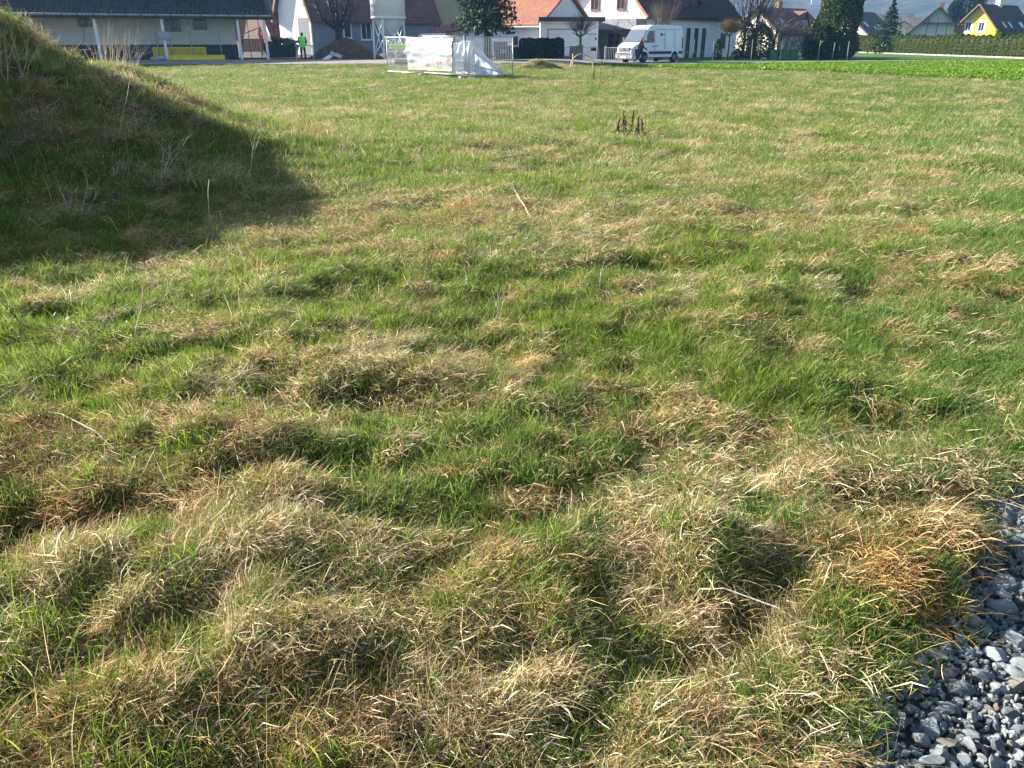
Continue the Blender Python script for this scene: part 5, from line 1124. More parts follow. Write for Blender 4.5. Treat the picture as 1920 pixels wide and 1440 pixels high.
def pollard(name, base, label, H0, crown_r, crown_h, seed, m=barkd, n_l=9, r=.16, twigs=150, up=.5, group=None, twig_l=.8, tm_=None, wide=1.0, thick=.012):
    """pruned round tree: trunk, knobby limbs, dense upright twigs"""
    rg = random.Random(seed); root = empty(name, base, 0, label, 'bare tree', group); b = MB(); b.tube([(0, 0, -.05), (.03, 0, H0 * .5), (0, .02, H0)], [r * 1.2, r, r * .95], 10); b.build('trunk', m, root, True)
    lb_ = MB(); tb = MB()
    for k in range(n_l):
        a = 2 * math.pi * k / n_l + rg.uniform(-.3, .3); el = rg.uniform(.25, 1.1); L_ = crown_r * rg.uniform(.55, .9); e = Vector((math.cos(a) * math.cos(el) * L_ * wide, math.sin(a) * math.cos(el) * L_ * wide, H0 + math.sin(el) * crown_h * .55)); mid_ = Vector((e.x * .5, e.y * .5, H0 + (e.z - H0) * .35))
        lb_.tube([(0, 0, H0 - .1), mid_, e], [r * .5, r * .32, r * .2], 6)
    lb_.build('limb', m, root, True)
    for k in range(twigs):
        a = rg.uniform(0, 6.28); el = math.asin(rg.uniform(-.25, 1)); q = rg.uniform(.35, 1.0); p = Vector((math.cos(a) * math.cos(el) * crown_r * q * wide, math.sin(a) * math.cos(el) * crown_r * q * wide, H0 + crown_h * .38 + math.sin(el) * crown_h * .45 * q))
        s0 = Vector((0, 0, H0)).lerp(p, .45); d = (p - s0).normalized() + Vector((rg.gauss(0, .18), rg.gauss(0, .18), up)); d.normalize()
        tb.tube([s0, p, p + d * twig_l * rg.uniform(.3, .7)], [thick, thick * .7, thick * .3], 3, False)
        for _ in range(2):
            d2 = (d + Vector((rg.gauss(0, .4), rg.gauss(0, .4), rg.gauss(0, .3) + up * .3))).normalized(); tb.tube([p, p + d2 * twig_l * rg.uniform(.3, .8)], [thick * .6, thick * .25], 3, False)
    tb.build('twigs', tm_ or m, root); return root
# pruned tree on the soil heap, limbs reaching up and out beyond the frame
rg = random.Random(11); base = place_at(636, 85, 63.2); root = empty('pruned_tree', (base.x, base.y, 1.3), 0, 'big dark pruned tree with spreading limbs standing on the soil heap', 'bare tree')
b = MB(); b.tube([(0, 0, -1.3), (0, 0, -.2), (.02, 0, .55), (.05, 0, 1.25)], [.34, .25, .24, .30], 12); b.build('trunk', barkd, root, True)
for lx, ly, lz, r_ in ((-1.1, .1, 1.0, .16), (-.55, .5, 1.7, .15), (.05, -.3, 1.9, .17), (.55, .4, 1.8, .14), (.85, -.1, .9, .15), (-.3, -.6, 1.5, .13), (.35, .8, 1.4, .12)):
    b = MB(); s0 = Vector((.05, 0, 1.05)); e = s0 + Vector((lx, ly, lz * .75)); up_ = e + Vector((lx * .45, ly * .3, .9)); b.tube([s0, s0.lerp(e, .5) - Vector((0, 0, .12)), e, up_], [r_, r_ * .85, r_ * .7, r_ * .45], 7); b.build('limb', barkd, root, True)
    tb = MB()
    for k in range(16):
        t = rg.uniform(.15, 1); q = s0.lerp(e, t) if k % 2 else e.lerp(up_, t); branchy(tb, q, Vector((lx * .5 + rg.gauss(0, .5), rg.gauss(0, .5), 1.0 + rg.uniform(-.3, .3))), rg.uniform(.6, 1.5), .028, 1, rg, .5, (2, 4), 0, 3)
    tb.build('twigs', barkd, root)
# conifer in front of the orange roofed house
b0 = place_at(914, 114, 66.5)
cf = conifer('spruce_tree', b0, 'dark spreading conifer with a bare lower trunk beside the banner', 8.2, 3.0, 2.55, 4, n_wh=13, trunk=.36, per=13, dens=70, leaf=.17, droop=.18, top=.55)
cf.scale = (1, 1, 1)
# clipped hedge in front of the garage: several yews grown together
hg = empty('dark_hedge', place_at(975, 118, 64.5), .0, 'short dark clipped thuja hedge beside the green bin', 'hedge')
Wd = at(1052, 118, 64.5).x - at(975, 118, 64.5).x
V, Q, rn = crown_shell(2600, .30, .45, .02, 1.45, .065, ([0, .08, .85, .95, 1], [.9, 1, 1.0, .75, .2]), .12, 3, .55); shared = np_mesh('thuja', V, Q, None, rn, thujad)
for k in range(7):
    o = bpy.data.objects.new('thuja', shared); col.objects.link(o); o.parent = hg; o.location = (.25 + k * (Wd - .5) / 6, 0, 0); o.rotation_euler = (0, 0, k * 1.7); s_ = 1 + .03 * math.sin(k * 2.3); o.scale = (1.15, 1.15, s_)
b = MB(); b.box((Wd / 2, 0, .62), (Wd - .4, .4, 1.2)); b.build('branches', barkd, hg)
# long thuja hedge on the right
hl = empty('long_thuja_hedge', place_at(1590, 105, 94, 0), 0, 'long tall green thuja hedge in front of the yellow house', 'hedge')
pA = at(1583, 97, 126); pB = at(1968, 118, 79)
V, Q, rn = crown_shell(5200, .62, .62, .05, 2.25, .052, ([0, .1, .5, .8, .93, 1], [.72, .95, 1.0, .82, .5, .12]), .2, 5, .6); shared = np_mesh('thuja', V, Q, None, rn, thujam)
n_t = 44; dd = (pB - pA); dd.z = 0
rg = random.Random(9)
hl.location = (pA.x, pA.y, 0)
for k in range(n_t + 1):
    o = bpy.data.objects.new('thuja', shared); col.objects.link(o); o.parent = hl; o.location = tuple(dd * k / n_t); o.rotation_euler = (rg.gauss(0, .02), rg.gauss(0, .02), rg.uniform(0, 6.28)); sz_ = .93 + rg.uniform(0, .10) + (.12 if k in (9, 28, 36) else 0) + .03 * math.sin(k * .5)
    o.scale = (1, 1, sz_)
b = MB(); b.bar((0, 0, .9), tuple(dd + Vector((0, 0, .9))), .6, 1.7); b.build('branches', barkd, hl)
b = MB()
kerb = empty('kerb_stones', (pA.x - 1.1, pA.y, 0), 0, 'row of pale kerb stones at the foot of the long hedge', 'kerb')
for k in range(int(dd.length / 1.6)):
    q0 = dd.normalized() * (k * 1.6); q1 = dd.normalized() * (k * 1.6 + 1.52); b = MB(); b.bar(q0 + Vector((0, 0, .06)), q1 + Vector((0, 0, .06)), .16, .15); b.build('kerb_stone', kerbm, kerb)
# tall columnar conifer and its darker neighbours
foliage_tree('columnar_conifer', place_at(1565, 110, 79), 'tall dense columnar conifer standing alone at the lane', yewm, 1.8, 1.8, .1, 7.6, 32000, .095, ([0, .05, .3, .7, .9, 1], [.8, .95, .98, 1.0, .8, .3]), .2, lump=.22, seed=2, cat_='conifer', inner=.6)
foliage_tree('dark_conifer', place_at(1539, 108, 78), 'broad dark green conifer leaning on the left of the tall columnar one', thujad, 1.35, 1.3, .05, 2.9, 5000, .11, ([0, .3, .7, 1], [.9, 1, .7, .15]), .1, lump=.4, seed=3, cat_='conifer')
foliage_tree('blue_spruce', place_at(1537, 80, 80.5, 0), 'blue grey spruce top between the dark conifer and the tall column', bluem, 1.0, 1.0, 2.2, 4.6, 1500, .12, ([0, .3, 1], [1, .9, .1]), .1, lump=.4, seed=4, cat_='conifer')
foliage_tree('green_conifer', place_at(1524, 100, 80), 'bright green irregular conifer bush left of the columnar conifer', yewm, 1.0, 1.0, .3, 3.4, 2600, .11, ([0, .3, .7, 1], [.8, 1, .7, .2]), .1, lump=.5, seed=8, cat_='conifer')
foliage_tree('round_shrub', place_at(1424, 104, 79), 'rounded olive brown evergreen shrub behind the fence posts', olive, 1.25, 1.1, .1, 3.0, 4200, .10, ([0, .15, .6, .88, 1], [.75, 1, .95, .6, .1]), .08, lump=.25, seed=5, cat_='shrub')
foliage_tree('round_shrub', place_at(1398, 104, 80.5), 'ochre leaved shrub between the olive shrub and the clipped round tree', brownl, 1.1, 1.0, .1, 3.2, 2600, .09, ([0, .2, .6, 1], [.6, 1, .9, .2]), .08, lump=.45, seed=6, cat_='shrub', inner=.4)
for k, (px, h_, r_, lb, mm, nn) in enumerate(((1461, 2.4, .8, 'reddish brown shrub right of the olive shrub', brownl, 1500), (1481, 2.6, .9, 'dark twiggy shrub in front of the red roofed house', brownl, 1400), (1503, 2.9, .85, 'tall pale twiggy shrub left of the green conifer', olive, 1100), (1512, 2.2, .7, 'greyish bare shrub at the foot of the conifers', brownl, 900))):
    foliage_tree('twiggy_shrub', place_at(px, 106, 80), lb, mm, r_, r_, .1, h_, nn, .075, ([0, .3, .7, 1], [.5, 1, .9, .3]), .05, lump=.5, seed=10 + k, cat_='shrub', inner=.2, s2=.2)
    rg = random.Random(k); b = MB()
    for j in range(16): branchy(b, (rg.gauss(0, .15), rg.gauss(0, .15), 0), (rg.gauss(0, .35), rg.gauss(0, .3), 1), h_ * rg.uniform(.7, 1.05), .02, 1, rg, .4, (2, 3), 0, 3)
    b.build('branches', barkg, bpy.data.objects[sorted([o.name for o in bpy.data.objects if o.name.startswith('twiggy_shrub')])[-1]])
pollard('round_tree', place_at(1087, 92, 69), 'dark round pruned tree on a single trunk behind the grey cabinets', 1.75, 1.25, 1.9, 21, barkd, 12, .115, 190, .15, twig_l=.6, thick=.011)
pollard('round_tree', place_at(1240, 92, 71), 'grey pruned tree with a fan of upright shoots behind the van roof', 2.55, 1.25, 1.7, 22, barkg, 10, .13, 150, 1.3, twig_l=2.0, thick=.008, tm_=mat('purplish_shoots', (.15, .11, .09), .9, .2, 8))
pollard('round_tree', place_at(1363, 110, 74), 'small ochre twigged round tree on a dark trunk in front of the white wall', 2.05, .98, 1.35, 23, barkd, 9, .085, 520, .35, twig_l=.6, tm_=barko, thick=.011)
rg = random.Random(31)
for k, (px, Yt, h_, lb, m_) in enumerate(((1412, 84, 8.5, 'bare grey leafless tree behind the shrubs beside the brown roof', barkg), (1392, 88, 7.5, 'bare tree behind the corner of the brown roofed house', barkg), (1448, 96, 4.6, 'bare tree left of the red roofed house gable', barkg), (1150, 79, 6.5, 'thin bare climber in front of the bright white gable', barkg))):
    base = place_at(px, 105, Yt, 0); root = empty('bare_tree', base, 0, lb, 'bare tree'); b = MB(); th_ = .05 if 'climber' in lb else .16
    b.tube([(0, 0, 0), (.05, 0, h_ * .25), (0, 0, h_ * .45)], [th_, th_ * .8, th_ * .6], 8); b.build('trunk', m_, root, True); b = MB()
    for j in range(26 if th_ > .1 else 12): branchy(b, (0, 0, h_ * rg.uniform(.12, .45)), (rg.gauss(0, .6), rg.gauss(0, .6), 1.1), h_ * rg.uniform(.3, .5), th_ * .3, 2, rg, .5, (2, 4), 0, 3)
    b.build('branches', m_, root)

# ---- white garage house group
Yg = 74.0; xa, xb = at(1013, 80, Yg).x, at(1121, 80, Yg).x; ztop = at(1066, 40, Yg).z
gr = empty('white_garage', (xa, Yg, 0), 0, 'white flat roofed garage with a wide sectional door and dark fascia', 'garage'); Wg = xb - xa
b = MB(); b.box((Wg / 2, 2.5, ztop / 2), (Wg, 5, ztop)); b.build('wall', white, gr)
b = MB(); b.box((Wg / 2 + .15, 2.3, ztop + .16), (Wg + .7, 5.9, .34)); b.build('fascia', mat('anthracite_fascia', (.03, .033, .04), .6, .1, 4), gr)
x0_, x1_ = at(1028, 80, Yg).x - xa, at(1086, 80, Yg).x - xa; zd = at(1050, 56, Yg).z
dm_ = mat('white_door_steel', (.70, .71, .72), .5, .04, 4)
gdoor = empty('garage_door', (0, 0, 0)); gdoor.parent = gr
fb = MB(); fb.box(((x0_ + x1_) / 2, -.02, zd + .04), (x1_ - x0_ + .16, .08, .08)); fb.box((x0_ - .04, -.02, zd / 2), (.08, .08, zd)); fb.box((x1_ + .04, -.02, zd / 2), (.08, .08, zd)); fb.build('frame', mat('door_shadow_frame', (.25, .26, .28), .6, .1, 4), gdoor)  # plain grey frame, darker than the door panels
for k in range(5): b = MB(); b.box(((x0_ + x1_) / 2, -.01, zd / 5 * (k + .5)), (x1_ - x0_, .05, zd / 5 - .025)); b.build('panel', dm_, gdoor)
x0_, x1_ = at(1091, 80, Yg).x - xa, at(1117, 80, Yg).x - xa; dd2 = empty('side_door', (0, 0, 0)); dd2.parent = gr
for k in range(2): b = MB(); w_ = (x1_ - x0_) / 2; b.box((x0_ + w_ * (k + .5), -.02, 1.05), (w_ - .03, .06, 2.05)); b.build('leaf', dm_, dd2)
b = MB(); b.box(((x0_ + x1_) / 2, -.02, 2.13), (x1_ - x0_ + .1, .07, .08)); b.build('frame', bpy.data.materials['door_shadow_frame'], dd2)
b = MB(); b.box((at(1117, 74, Yg).x - xa, -.06, 1.75), (.12, .1, .18)); b.build('lamp', black, gr)
# orange roofed low house, long lit wall facing left
c0 = at(1013, 80, 76.2); dl = Vector((-.80, .60)); 
PRo = (c0.x + dl.x * 8.5, c0.y + dl.y * 8.5); PLo = PRo
# built with its long side towards us: gable to the left far end
n2 = Vector((.60, .80)); F_ = Vector((PRo[0], PRo[1])); Bk = F_ + n2 * 8
ow, owr, Wo = house('orange_roofed_house', (F_.x + n2.x * 8, F_.y + n2.y * 8), (F_.x, F_.y), at(1013, 42, 76.2).z, at(1013, 42, 76.2).z + 2.6, 8.5, 'low white house with a bright orange tiled roof behind the conifer', white, rt_orange, trim=whitep, over=.55, verge=.4, shift=.5,
    wins=[('right', 5.8, 1.15, .62, .85)], vergem=brownw)
# big white house with the bright gable
A_ = at(1212, 24, 80.0); d = Vector((-.73, .68)); zE_ = A_.z; Wb = 9.4
bw, bwr, Wb_ = house('big_white_house', (A_.x + d.x * Wb, A_.y + d.y * Wb), (A_.x, A_.y), zE_ - .1, zE_ + 4.7, 17.5, 'big white house with a bright gable and dark brown roof behind the van', white, rt_dark, over=.35, verge=.25, vergem=mat('orange_brown_verge', (.42, .16, .07), .7, .1, 4), cat_='house',
    wins=[('right', 7.6, .15, .55, 2.55, darkw), ('right', 9.1, .15, .55, 2.55, darkw), ('right', 10.6, .15, .55, 2.55, darkw), ('right', 14.6, .95, .85, 1.35, darkw), ('front', 3.4, 4.35, .95, 1.4, brownw), ('front', 6.5, 4.35, .95, 1.4, brownw)])
greyd = mat('shaded_grey_render', (.30, .30, .30), .9, .05, 1)  # shade under the gable overhang, painted into the porch as grey
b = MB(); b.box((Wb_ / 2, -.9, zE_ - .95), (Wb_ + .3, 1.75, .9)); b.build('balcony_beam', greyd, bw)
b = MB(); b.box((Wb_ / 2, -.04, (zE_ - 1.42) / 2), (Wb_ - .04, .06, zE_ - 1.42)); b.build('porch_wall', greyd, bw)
b = MB(); b.box((5.9, -.10, 1.1), (1.3, .08, 2.2)); b.build('door', mat('dark_red_door', (.05, .015, .015), .6, .1, 4), bw)
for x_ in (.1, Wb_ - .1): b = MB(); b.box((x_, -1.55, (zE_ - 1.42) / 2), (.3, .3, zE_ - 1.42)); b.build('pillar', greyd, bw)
b = MB(); b.tube([(Wb_ + .32, 1.2, zE_ - .45), (Wb_ + .25, 1.3, zE_ - 1.0), (Wb_ + .1, .9, zE_ - 1.6), (Wb_ + .1, .9, .2)], .06, 6); b.build('downpipe', darkw, bw)
# dormer on the right slope
sl2 = (4.8) / (Wb_ / 2); b = MB(); dy, dw, dx0 = 6.2, 4.0, Wb_ - .7; zb_ = zE_ - .1 + (Wb_ - dx0) * sl2 + .1
b.add([(dx0, dy, zb_ - .3), (dx0, dy + dw, zb_ - .3), (dx0, dy + dw, zb_ + .5), (dx0, dy + dw / 2, zb_ + 2.5), (dx0, dy, zb_ + .5), (dx0 - 3.2, dy, zb_ - .3), (dx0 - 3.2, dy + dw, zb_ - .3), (dx0 - 3.2, dy + dw, zb_ + .5), (dx0 - 3.2, dy + dw / 2, zb_ + 2.5), (dx0 - 3.2, dy, zb_ + .5)], [(0, 1, 2, 3, 4), (9, 8, 7, 6, 5), (0, 4, 9, 5), (1, 6, 7, 2)])
dmr = b.build('dormer', mat('dormer_boards', (.12, .085, .06), .8, .2, 6, .1), bw)
b = MB()
for s_ in (-1, 1):
    yc = dy + dw / 2; e = yc + s_ * (dw / 2 + .3); b.poly([(dx0 + .35, yc, zb_ + 2.62), (dx0 + .35, e, zb_ + .25), (dx0 - 3.2, e, zb_ + .25), (dx0 - 3.2, yc, zb_ + 2.62)], .12, (0, s_ * .6, .8))
dr_ = b.build('dormer_roof', rt_orange, dmr)
b = MB(); b.box((dx0 + .03, dy + dw / 2, zb_ + .55), (.06, 1.5, 1.1)); b.build('pane', glass, dmr)
# chimneyed white and brown backdrop between conifer and garage
A_ = XY(880, 60, 96); house('cream_house', (A_[0] - 6.5, A_[1] + 3), A_, 4.6, 8, 9, 'cream house seen through the gaps of the conifer', mat('pale_yellow_render', (.62, .55, .33), .9, .05, 1), rt_brownred, wins=[('front', 3, 2.4, 1.0, 1.2)])
A_ = at(806, 68, 82); sr = empty('low_shed', (A_.x, A_.y, .2), .1, 'low white shed with a dark red sloping roof left of the conifer', 'shed')
W3 = at(905, 70, 82).x - A_.x
b = MB(); b.box((W3 / 2, 2, 1.0), (W3, 4, 2.0)); b.build('wall', whitep, sr)
b = MB(); b.add([(-.2, -.35, 1.75), (W3, -.35, 2.55), (W3, 4.2, 3.1), (-.2, 4.2, 2.3), (-.2, -.35, 1.95), (W3, -.35, 2.75), (W3, 4.2, 3.3), (-.2, 4.2, 2.5)], [(3, 2, 1, 0), (4, 5, 6, 7), (0, 1, 5, 4), (1, 2, 6, 5), (2, 3, 7, 6), (3, 0, 4, 7)]); b.build('roof', mat('dark_red_sheet', (.20, .045, .04), .6, .1, 4), sr)
# polytunnel greenhouse
gp = at(842, 75, 74); gh2 = empty('polytunnel', (gp.x, gp.y, .2), .7, 'small arched plastic greenhouse behind the banner', 'greenhouse')
b = MB(); pts = [(math.cos(a) * 1.25, math.sin(a) * 2.0) for a in np.linspace(0, math.pi, 15)]
for k in range(14): b.add([(pts[k][0], 0, pts[k][1]), (pts[k + 1][0], 0, pts[k + 1][1]), (pts[k + 1][0], 4, pts[k + 1][1]), (pts[k][0], 4, pts[k][1])], [(0, 1, 2, 3)])
b.build('cover', shm, gh2, fix=False); b = MB(); b.tube([(x_, -.02, z_) for x_, z_ in pts], .04, 5); b.build('hoop', kerbm, gh2)
b = MB(); b.add([(x_, .05, z_) for x_, z_ in pts], [tuple(range(15))]); b.build('end_panel', mat('tan_end_panel', (.30, .22, .17), .8, .1, 3), gh2)

# ---- railing, cabinets, posts along the forecourt
def railing(x0p, x1p, Yr, label, h_=1.05, step=.14):
    p, q = at(x0p, 108, Yr), at(x1p, 108, Yr); L_ = q.x - p.x; root = empty('railing', (p.x, Yr, .05), 0, label, 'railing')
    for z_ in (.12, h_): b = MB(); b.box((L_ / 2, 0, z_), (L_, .04, .04)); b.build('rail', galv, root)
    k = 0
    while k * step < L_: b = MB(); b.box((k * step, 0, h_ / 2 + .06), (.018, .018, h_ - .16)); b.build('bar', galv, root); k += 1
    for x_ in (0, L_): b = MB(); b.box((x_, 0, h_ / 2 + .06), (.08, .08, h_ + .12)); b.build('post', galv, root)
railing(1056, 1085, 69, 'galvanised railing left of the round tree'); railing(1090, 1117, 69, 'galvanised gate in front of the white side door'); railing(1134, 1176, 69.3, 'galvanised railing between the side door and the van')
for k, (px, w_, h_, lb) in enumerate(((1075, .62, 1.18, 'grey green cable cabinet left of the pair'), (1087, .42, 1.25, 'narrower taller grey cable cabinet right of the pair'))):
    p = at(px, 118, 63.5); root = empty('cable_cabinet', (p.x, p.y, .03), -.05, lb, 'cable cabinet'); b = MB(); b.box((0, 0, h_ / 2), (w_, .35, h_)); b.build('case', mat('cabinet_green_grey', (.13, .17, .15), .6, .08, 4), root)
    b = MB(); b.box((0, 0, h_ + .02), (w_ + .06, .41, .05)); b.build('cap', mat('cabinet_cap', (.20, .23, .21), .6, .08, 4), root); b = MB(); b.box((0, -.185, h_ * .52), (w_ - .1, .02, h_ * .8)); b.build('door', bpy.data.materials['cabinet_green_grey'], root)
for px, lb in ((1062, 'low green box on the verge left of the cable cabinets'),):
    p = at(px, 118, 63); root = empty('meter_box', (p.x, p.y, .03), .1, lb, 'meter box'); b = MB(); b.box((0, 0, .26), (.4, .3, .5)); b.build('case', mat('cabinet_green_grey', (1, 1, 1)), root); b = MB(); b.box((0, 0, .53), (.44, .34, .05)); b.build('cap', bpy.data.materials['cabinet_cap'], root)
p = at(1113, 88, 68.8); root = empty('letter_box', (p.x, p.y, 0), 0, 'dark letter box mounted on the galvanised gate', 'letter box'); b = MB(); b.box((0, 0, 1.0), (.42, .14, .32)); b.build('case', black, root); b = MB(); b.box((0, -.08, 1.1), (.36, .02, .05)); b.build('flap', galv, root)
p = at(1120, 104, 70); root = empty('stepladder', (p.x, p.y, .05), 0, 'small brown folding stepladder leaning beside the side door', 'stepladder')
for s_ in (-.15, .15): b = MB(); b.bar((s_, 0, 0), (s_ * .8, .3, 1.1), .04); b.build('leg', brownw, root)
for k in range(3): b = MB(); b.bar((-.14, .08 + .07 * k, .3 + .27 * k), (.14, .08 + .07 * k, .3 + .27 * k), .05, .02); b.build('tread', brownw, root)
# hoop of yellow hose and stake in the meadow edge
hp0, hp1 = on(1073, 126), on(1109, 128)
cx_ = (hp0 + hp1) / 2; rad_ = (hp1 - hp0).length / 2; b = MB(); b.tube([(math.cos(a) * rad_, math.sin(a) * .25, math.sin(a) * .82 - .04) for a in np.linspace(-.25, math.pi + .1, 24)], .033, 8)
o = b.build('yellow_hose', mat('ochre_plastic', (.62, .38, .09), .5, .08, 5), None, True); o.location = cx_ + Vector((0, 0, .02)); tag(o, 'yellow hose sticking up from the meadow as a hoop', 'hose')
p = on(1074, 125); b = MB(); b.box((0, 0, .38), (.06, .06, .78)); o = b.build('ground_stake', stemm); o.location = p; o.rotation_euler = (.03, -.03, .3); tag(o, 'pale wooden stake at the left end of the yellow hoop', 'stake')
for k, (px, py, hh, lb) in enumerate(((1298, 112, 1.75, 'thin metal post right of the van in front of the tall windows'), (1336, 113, 1.65, 'thin pale post left of the small dark conifer'), (1373, 112, 1.75, 'leaning pale post beside the ochre round tree'), (1408, 112, 1.75, 'leaning pale post in front of the ochre shrub'),
                                      (1533, 110, 1.7, 'pale post in front of the dark conifer'), (1588, 109, 1.6, 'pale post at the right foot of the columnar conifer'), (1560, 110, 1.5, 'thin post in front of the columnar conifer'), (1462, 110, 1.6, 'thin dark post among the twiggy shrubs'))):
    p = at(px, py, 75.5); b = MB(); b.tube([(0, 0, 0), (.02, 0, hh)], .032, 6); o = b.build('fence_post', galv if k % 2 else kerbm); o.location = (p.x, p.y, -.05); o.rotation_euler = (0, .03 * (-1) ** k, 0); tag(o, lb, 'post')
foliage_tree('small_conifer', place_at(1344, 110, 76), 'small dark cone shaped conifer in front of the white wall', thujad, .42, .42, .05, 1.75, 1300, .06, ([0, .3, .7, 1], [.9, 1, .7, .1]), .04, seed=12, cat_='conifer')
foliage_tree('small_conifer', place_at(1381, 108, 77), 'low dark bush left of the leaning posts', thujad, .55, .5, .02, .95, 1100, .06, ([0, .3, .7, 1], [.9, 1, .8, .2]), .04, seed=13, cat_='shrub')
rosette(1302, 110, .30, 'low yellow green plant at the base of the thin metal post', weedm, 60, hh=.3)
# pale boulders and green compost boxes behind the posts
for k, (px, py, r_, lb) in enumerate(((1384, 108, .22, 'blueish stone under the low dark bush'), (1430, 106, .18, 'pale garden stone left of the green boxes'), (1501, 108, .20, 'pale garden stone right of the green boxes'), (1435, 106, .16, 'small pale garden stone touching its neighbour'))):
    p = at(px, py, 77.5); clod('garden_stone', (p.x, p.y, .06), r_, lb, mat('garden_stone', (.40, .39, .37), .9, .15, 9, .2), 'stone', seed=30 + k)
for k, (px, w_, lb) in enumerate(((1448, .75, 'leftmost green compost box'), (1470, .95, 'middle green compost box with twigs in front'), (1486, .7, 'rightmost green compost box'))):
    p = at(px, 106, 78.5); root = empty('compost_box', (p.x, p.y, 0), .1, lb, 'compost box', None); b = MB(); b.box((0, 0, .42), (w_, .6, .8)); b.build('case', mat('dull_green_plastic', (.07, .16, .08), .7, .15, 4), root)
    b = MB(); b.box((0, 0, .84), (w_ + .06, .66, .05)); b.build('lid', mat('dull_green_lid', (.09, .19, .10), .7, .15, 4), root)

# ------------------------------------------------------------------ the van
vw = mat('van_white', (.74, .76, .78), .28, .02, 1, spec=.6); vdk = mat('van_dark_plastic', (.035, .036, .04), .6, .1, 5); vnv = mat('van_navy_trim', (.025, .028, .055), .5, .05, 4)
L_, Wv, Hv = 5.95, 2.0, 2.66
vr = at(1278, 113, 67.8); hd = Vector((-.74, -.673)); 
van = empty('delivery_van', (0, 0, 0), math.atan2(hd.y, hd.x), 'white high roof delivery van parked on the lane with a dark lower trim', 'van')
lf_ = Vector((-hd.y, hd.x))      # van's left side, the one we see
side_rear = at(1278, 117, 67.4)  # rear lower corner of the visible side
org = Vector((side_rear.x, side_rear.y)) - lf_ * Wv / 2; van.location = (org.x, org.y, float(site(org.x, org.y)) + .07)
wr_, wh_ = .36, .44; xr_, xf_ = .98, 4.72
def arch(cx): return [(cx + wh_ * math.cos(a), .36 + wh_ * math.sin(a)) for a in np.linspace(math.pi - .05, .05, 10)]
low = [(0.0, .42), (0.04, .30)] + [p for p in arch(xr_)] + [p for p in arch(xf_)] + [(5.55, .24), (5.85, .26), (5.95, .45)]
prof = low + [(5.96, .80), (5.90, 1.02), (5.72, 1.20), (5.30, 1.36), (4.98, 1.45), (4.25, 2.40), (3.98, 2.56), (3.6, 2.64), (1.5, 2.66), (.25, 2.63), (.06, 2.52), (0, 2.3)]
def yw(x, z):
    y = Wv / 2
    if z > 1.25: y -= .17 * ((z - 1.25) / 1.4) ** 1.6 + (.06 if z > 2.6 else 0)
    if x > 5.0: y -= .30 * ((x - 5.0) / .96) ** 2
    if x > 3.9 and z > 1.3: y -= .05 * (x - 3.9)
    return y
b = MB(); n_ = len(prof); inset = .07
for s_ in (-1, 1):
    for (x_, z_) in prof: b.v.append((x_, s_ * yw(x_, z_), z_))
cxm, czm = 2.9, 1.3
for s_ in (-1, 1):      # inner rings give rounded shoulders along the outline
    pass
b.f.append(tuple(range(n_))); b.f.append(tuple(range(n_, 2 * n_))[::-1])
for i in range(n_): b.f.append((i, (i + 1) % n_, n_ + (i + 1) % n_, n_ + i))
body = b.build('body', vw, van)
me = body.data; bm = bmesh.new(); bm.from_mesh(me)
up_e = [e for e in bm.edges if e.calc_length() > 0 and all(v.co.z > 1.0 or v.co.x > 5.8 for v in e.verts) and len(e.link_faces) == 2 and any(len(f.verts) > 6 for f in e.link_faces)]
bmesh.ops.bevel(bm, geom=up_e, offset=.09, segments=3, affect='EDGES', profile=.6, clamp_overlap=True); bmesh.ops.triangulate(bm, faces=[f for f in bm.faces if len(f.verts) > 6]); bm.to_mesh(me); bm.free()
me.polygons.foreach_set('use_smooth', [False] * len(me.polygons))
b = MB(); b.box((2.9, 0, .62), (5.3, 1.80, .55)); b.box((2.9, 0, .36), (5.6, 1.5, .12)); b.build('underbody', black, van)
for cx in (xr_, xf_):
    for s_ in (-1, 1):
        b = MB(); b.tube([(cx, s_ * (Wv / 2 - .27), .34), (cx, s_ * (Wv / 2 - .24), .34), (cx, s_ * (Wv / 2 - .06), .34), (cx, s_ * (Wv / 2 - .03), .34)], [wr_ - .02, wr_, wr_, wr_ - .04], 28); wo = b.build('wheel', black, van, True)
        b = MB(); b.tube([(cx, s_ * (Wv / 2 - .035), .34), (cx, s_ * (Wv / 2 - .015), .34)], [.21, .17], 16); b.build('rim', mat('van_rim', (.20, .21, .22), .5, .1, 6), wo)
def side_patch(name, pts, m, parent, off=.012, th=.014):
    q = [Vector((x_, yw(x_, z_) + off, z_)) for x_, z_ in pts]; b = MB(); b.poly(q, -th, (0, 1, 0)); return b.build(name, m, parent)
side_patch('window', [(3.62, 1.42), (4.78, 1.42), (4.70, 1.55), (4.22, 2.18), (4.05, 2.24), (3.66, 2.24)], glass, van)
side_patch('side_trim', [(1.46, .60), (4.22, .60), (4.22, .80), (1.46, .80)], vnv, van, .02, .03)
side_patch('side_trim', [(.06, .60), (.48, .60), (.48, .80), (.06, .80)], vnv, van, .02, .03)
side_patch('side_trim', [(5.2, .42), (5.62, .36), (5.70, .95), (5.35, 1.0), (5.19, .80)], vdk, van, .006, .02)
seam = mat('van_seam', (.14, .15, .16), .7, .05, 4)
for xs_ in (3.48, 2.25, 1.0): side_patch('seam', [(xs_, .84), (xs_ + .018, .84), (xs_ + .018, 2.32), (xs_, 2.32)], seam, van, .008, .01)
side_patch('seam', [(.15, 2.34), (3.45, 2.34), (3.45, 2.355), (.15, 2.355)], seam, van, .010, .01)
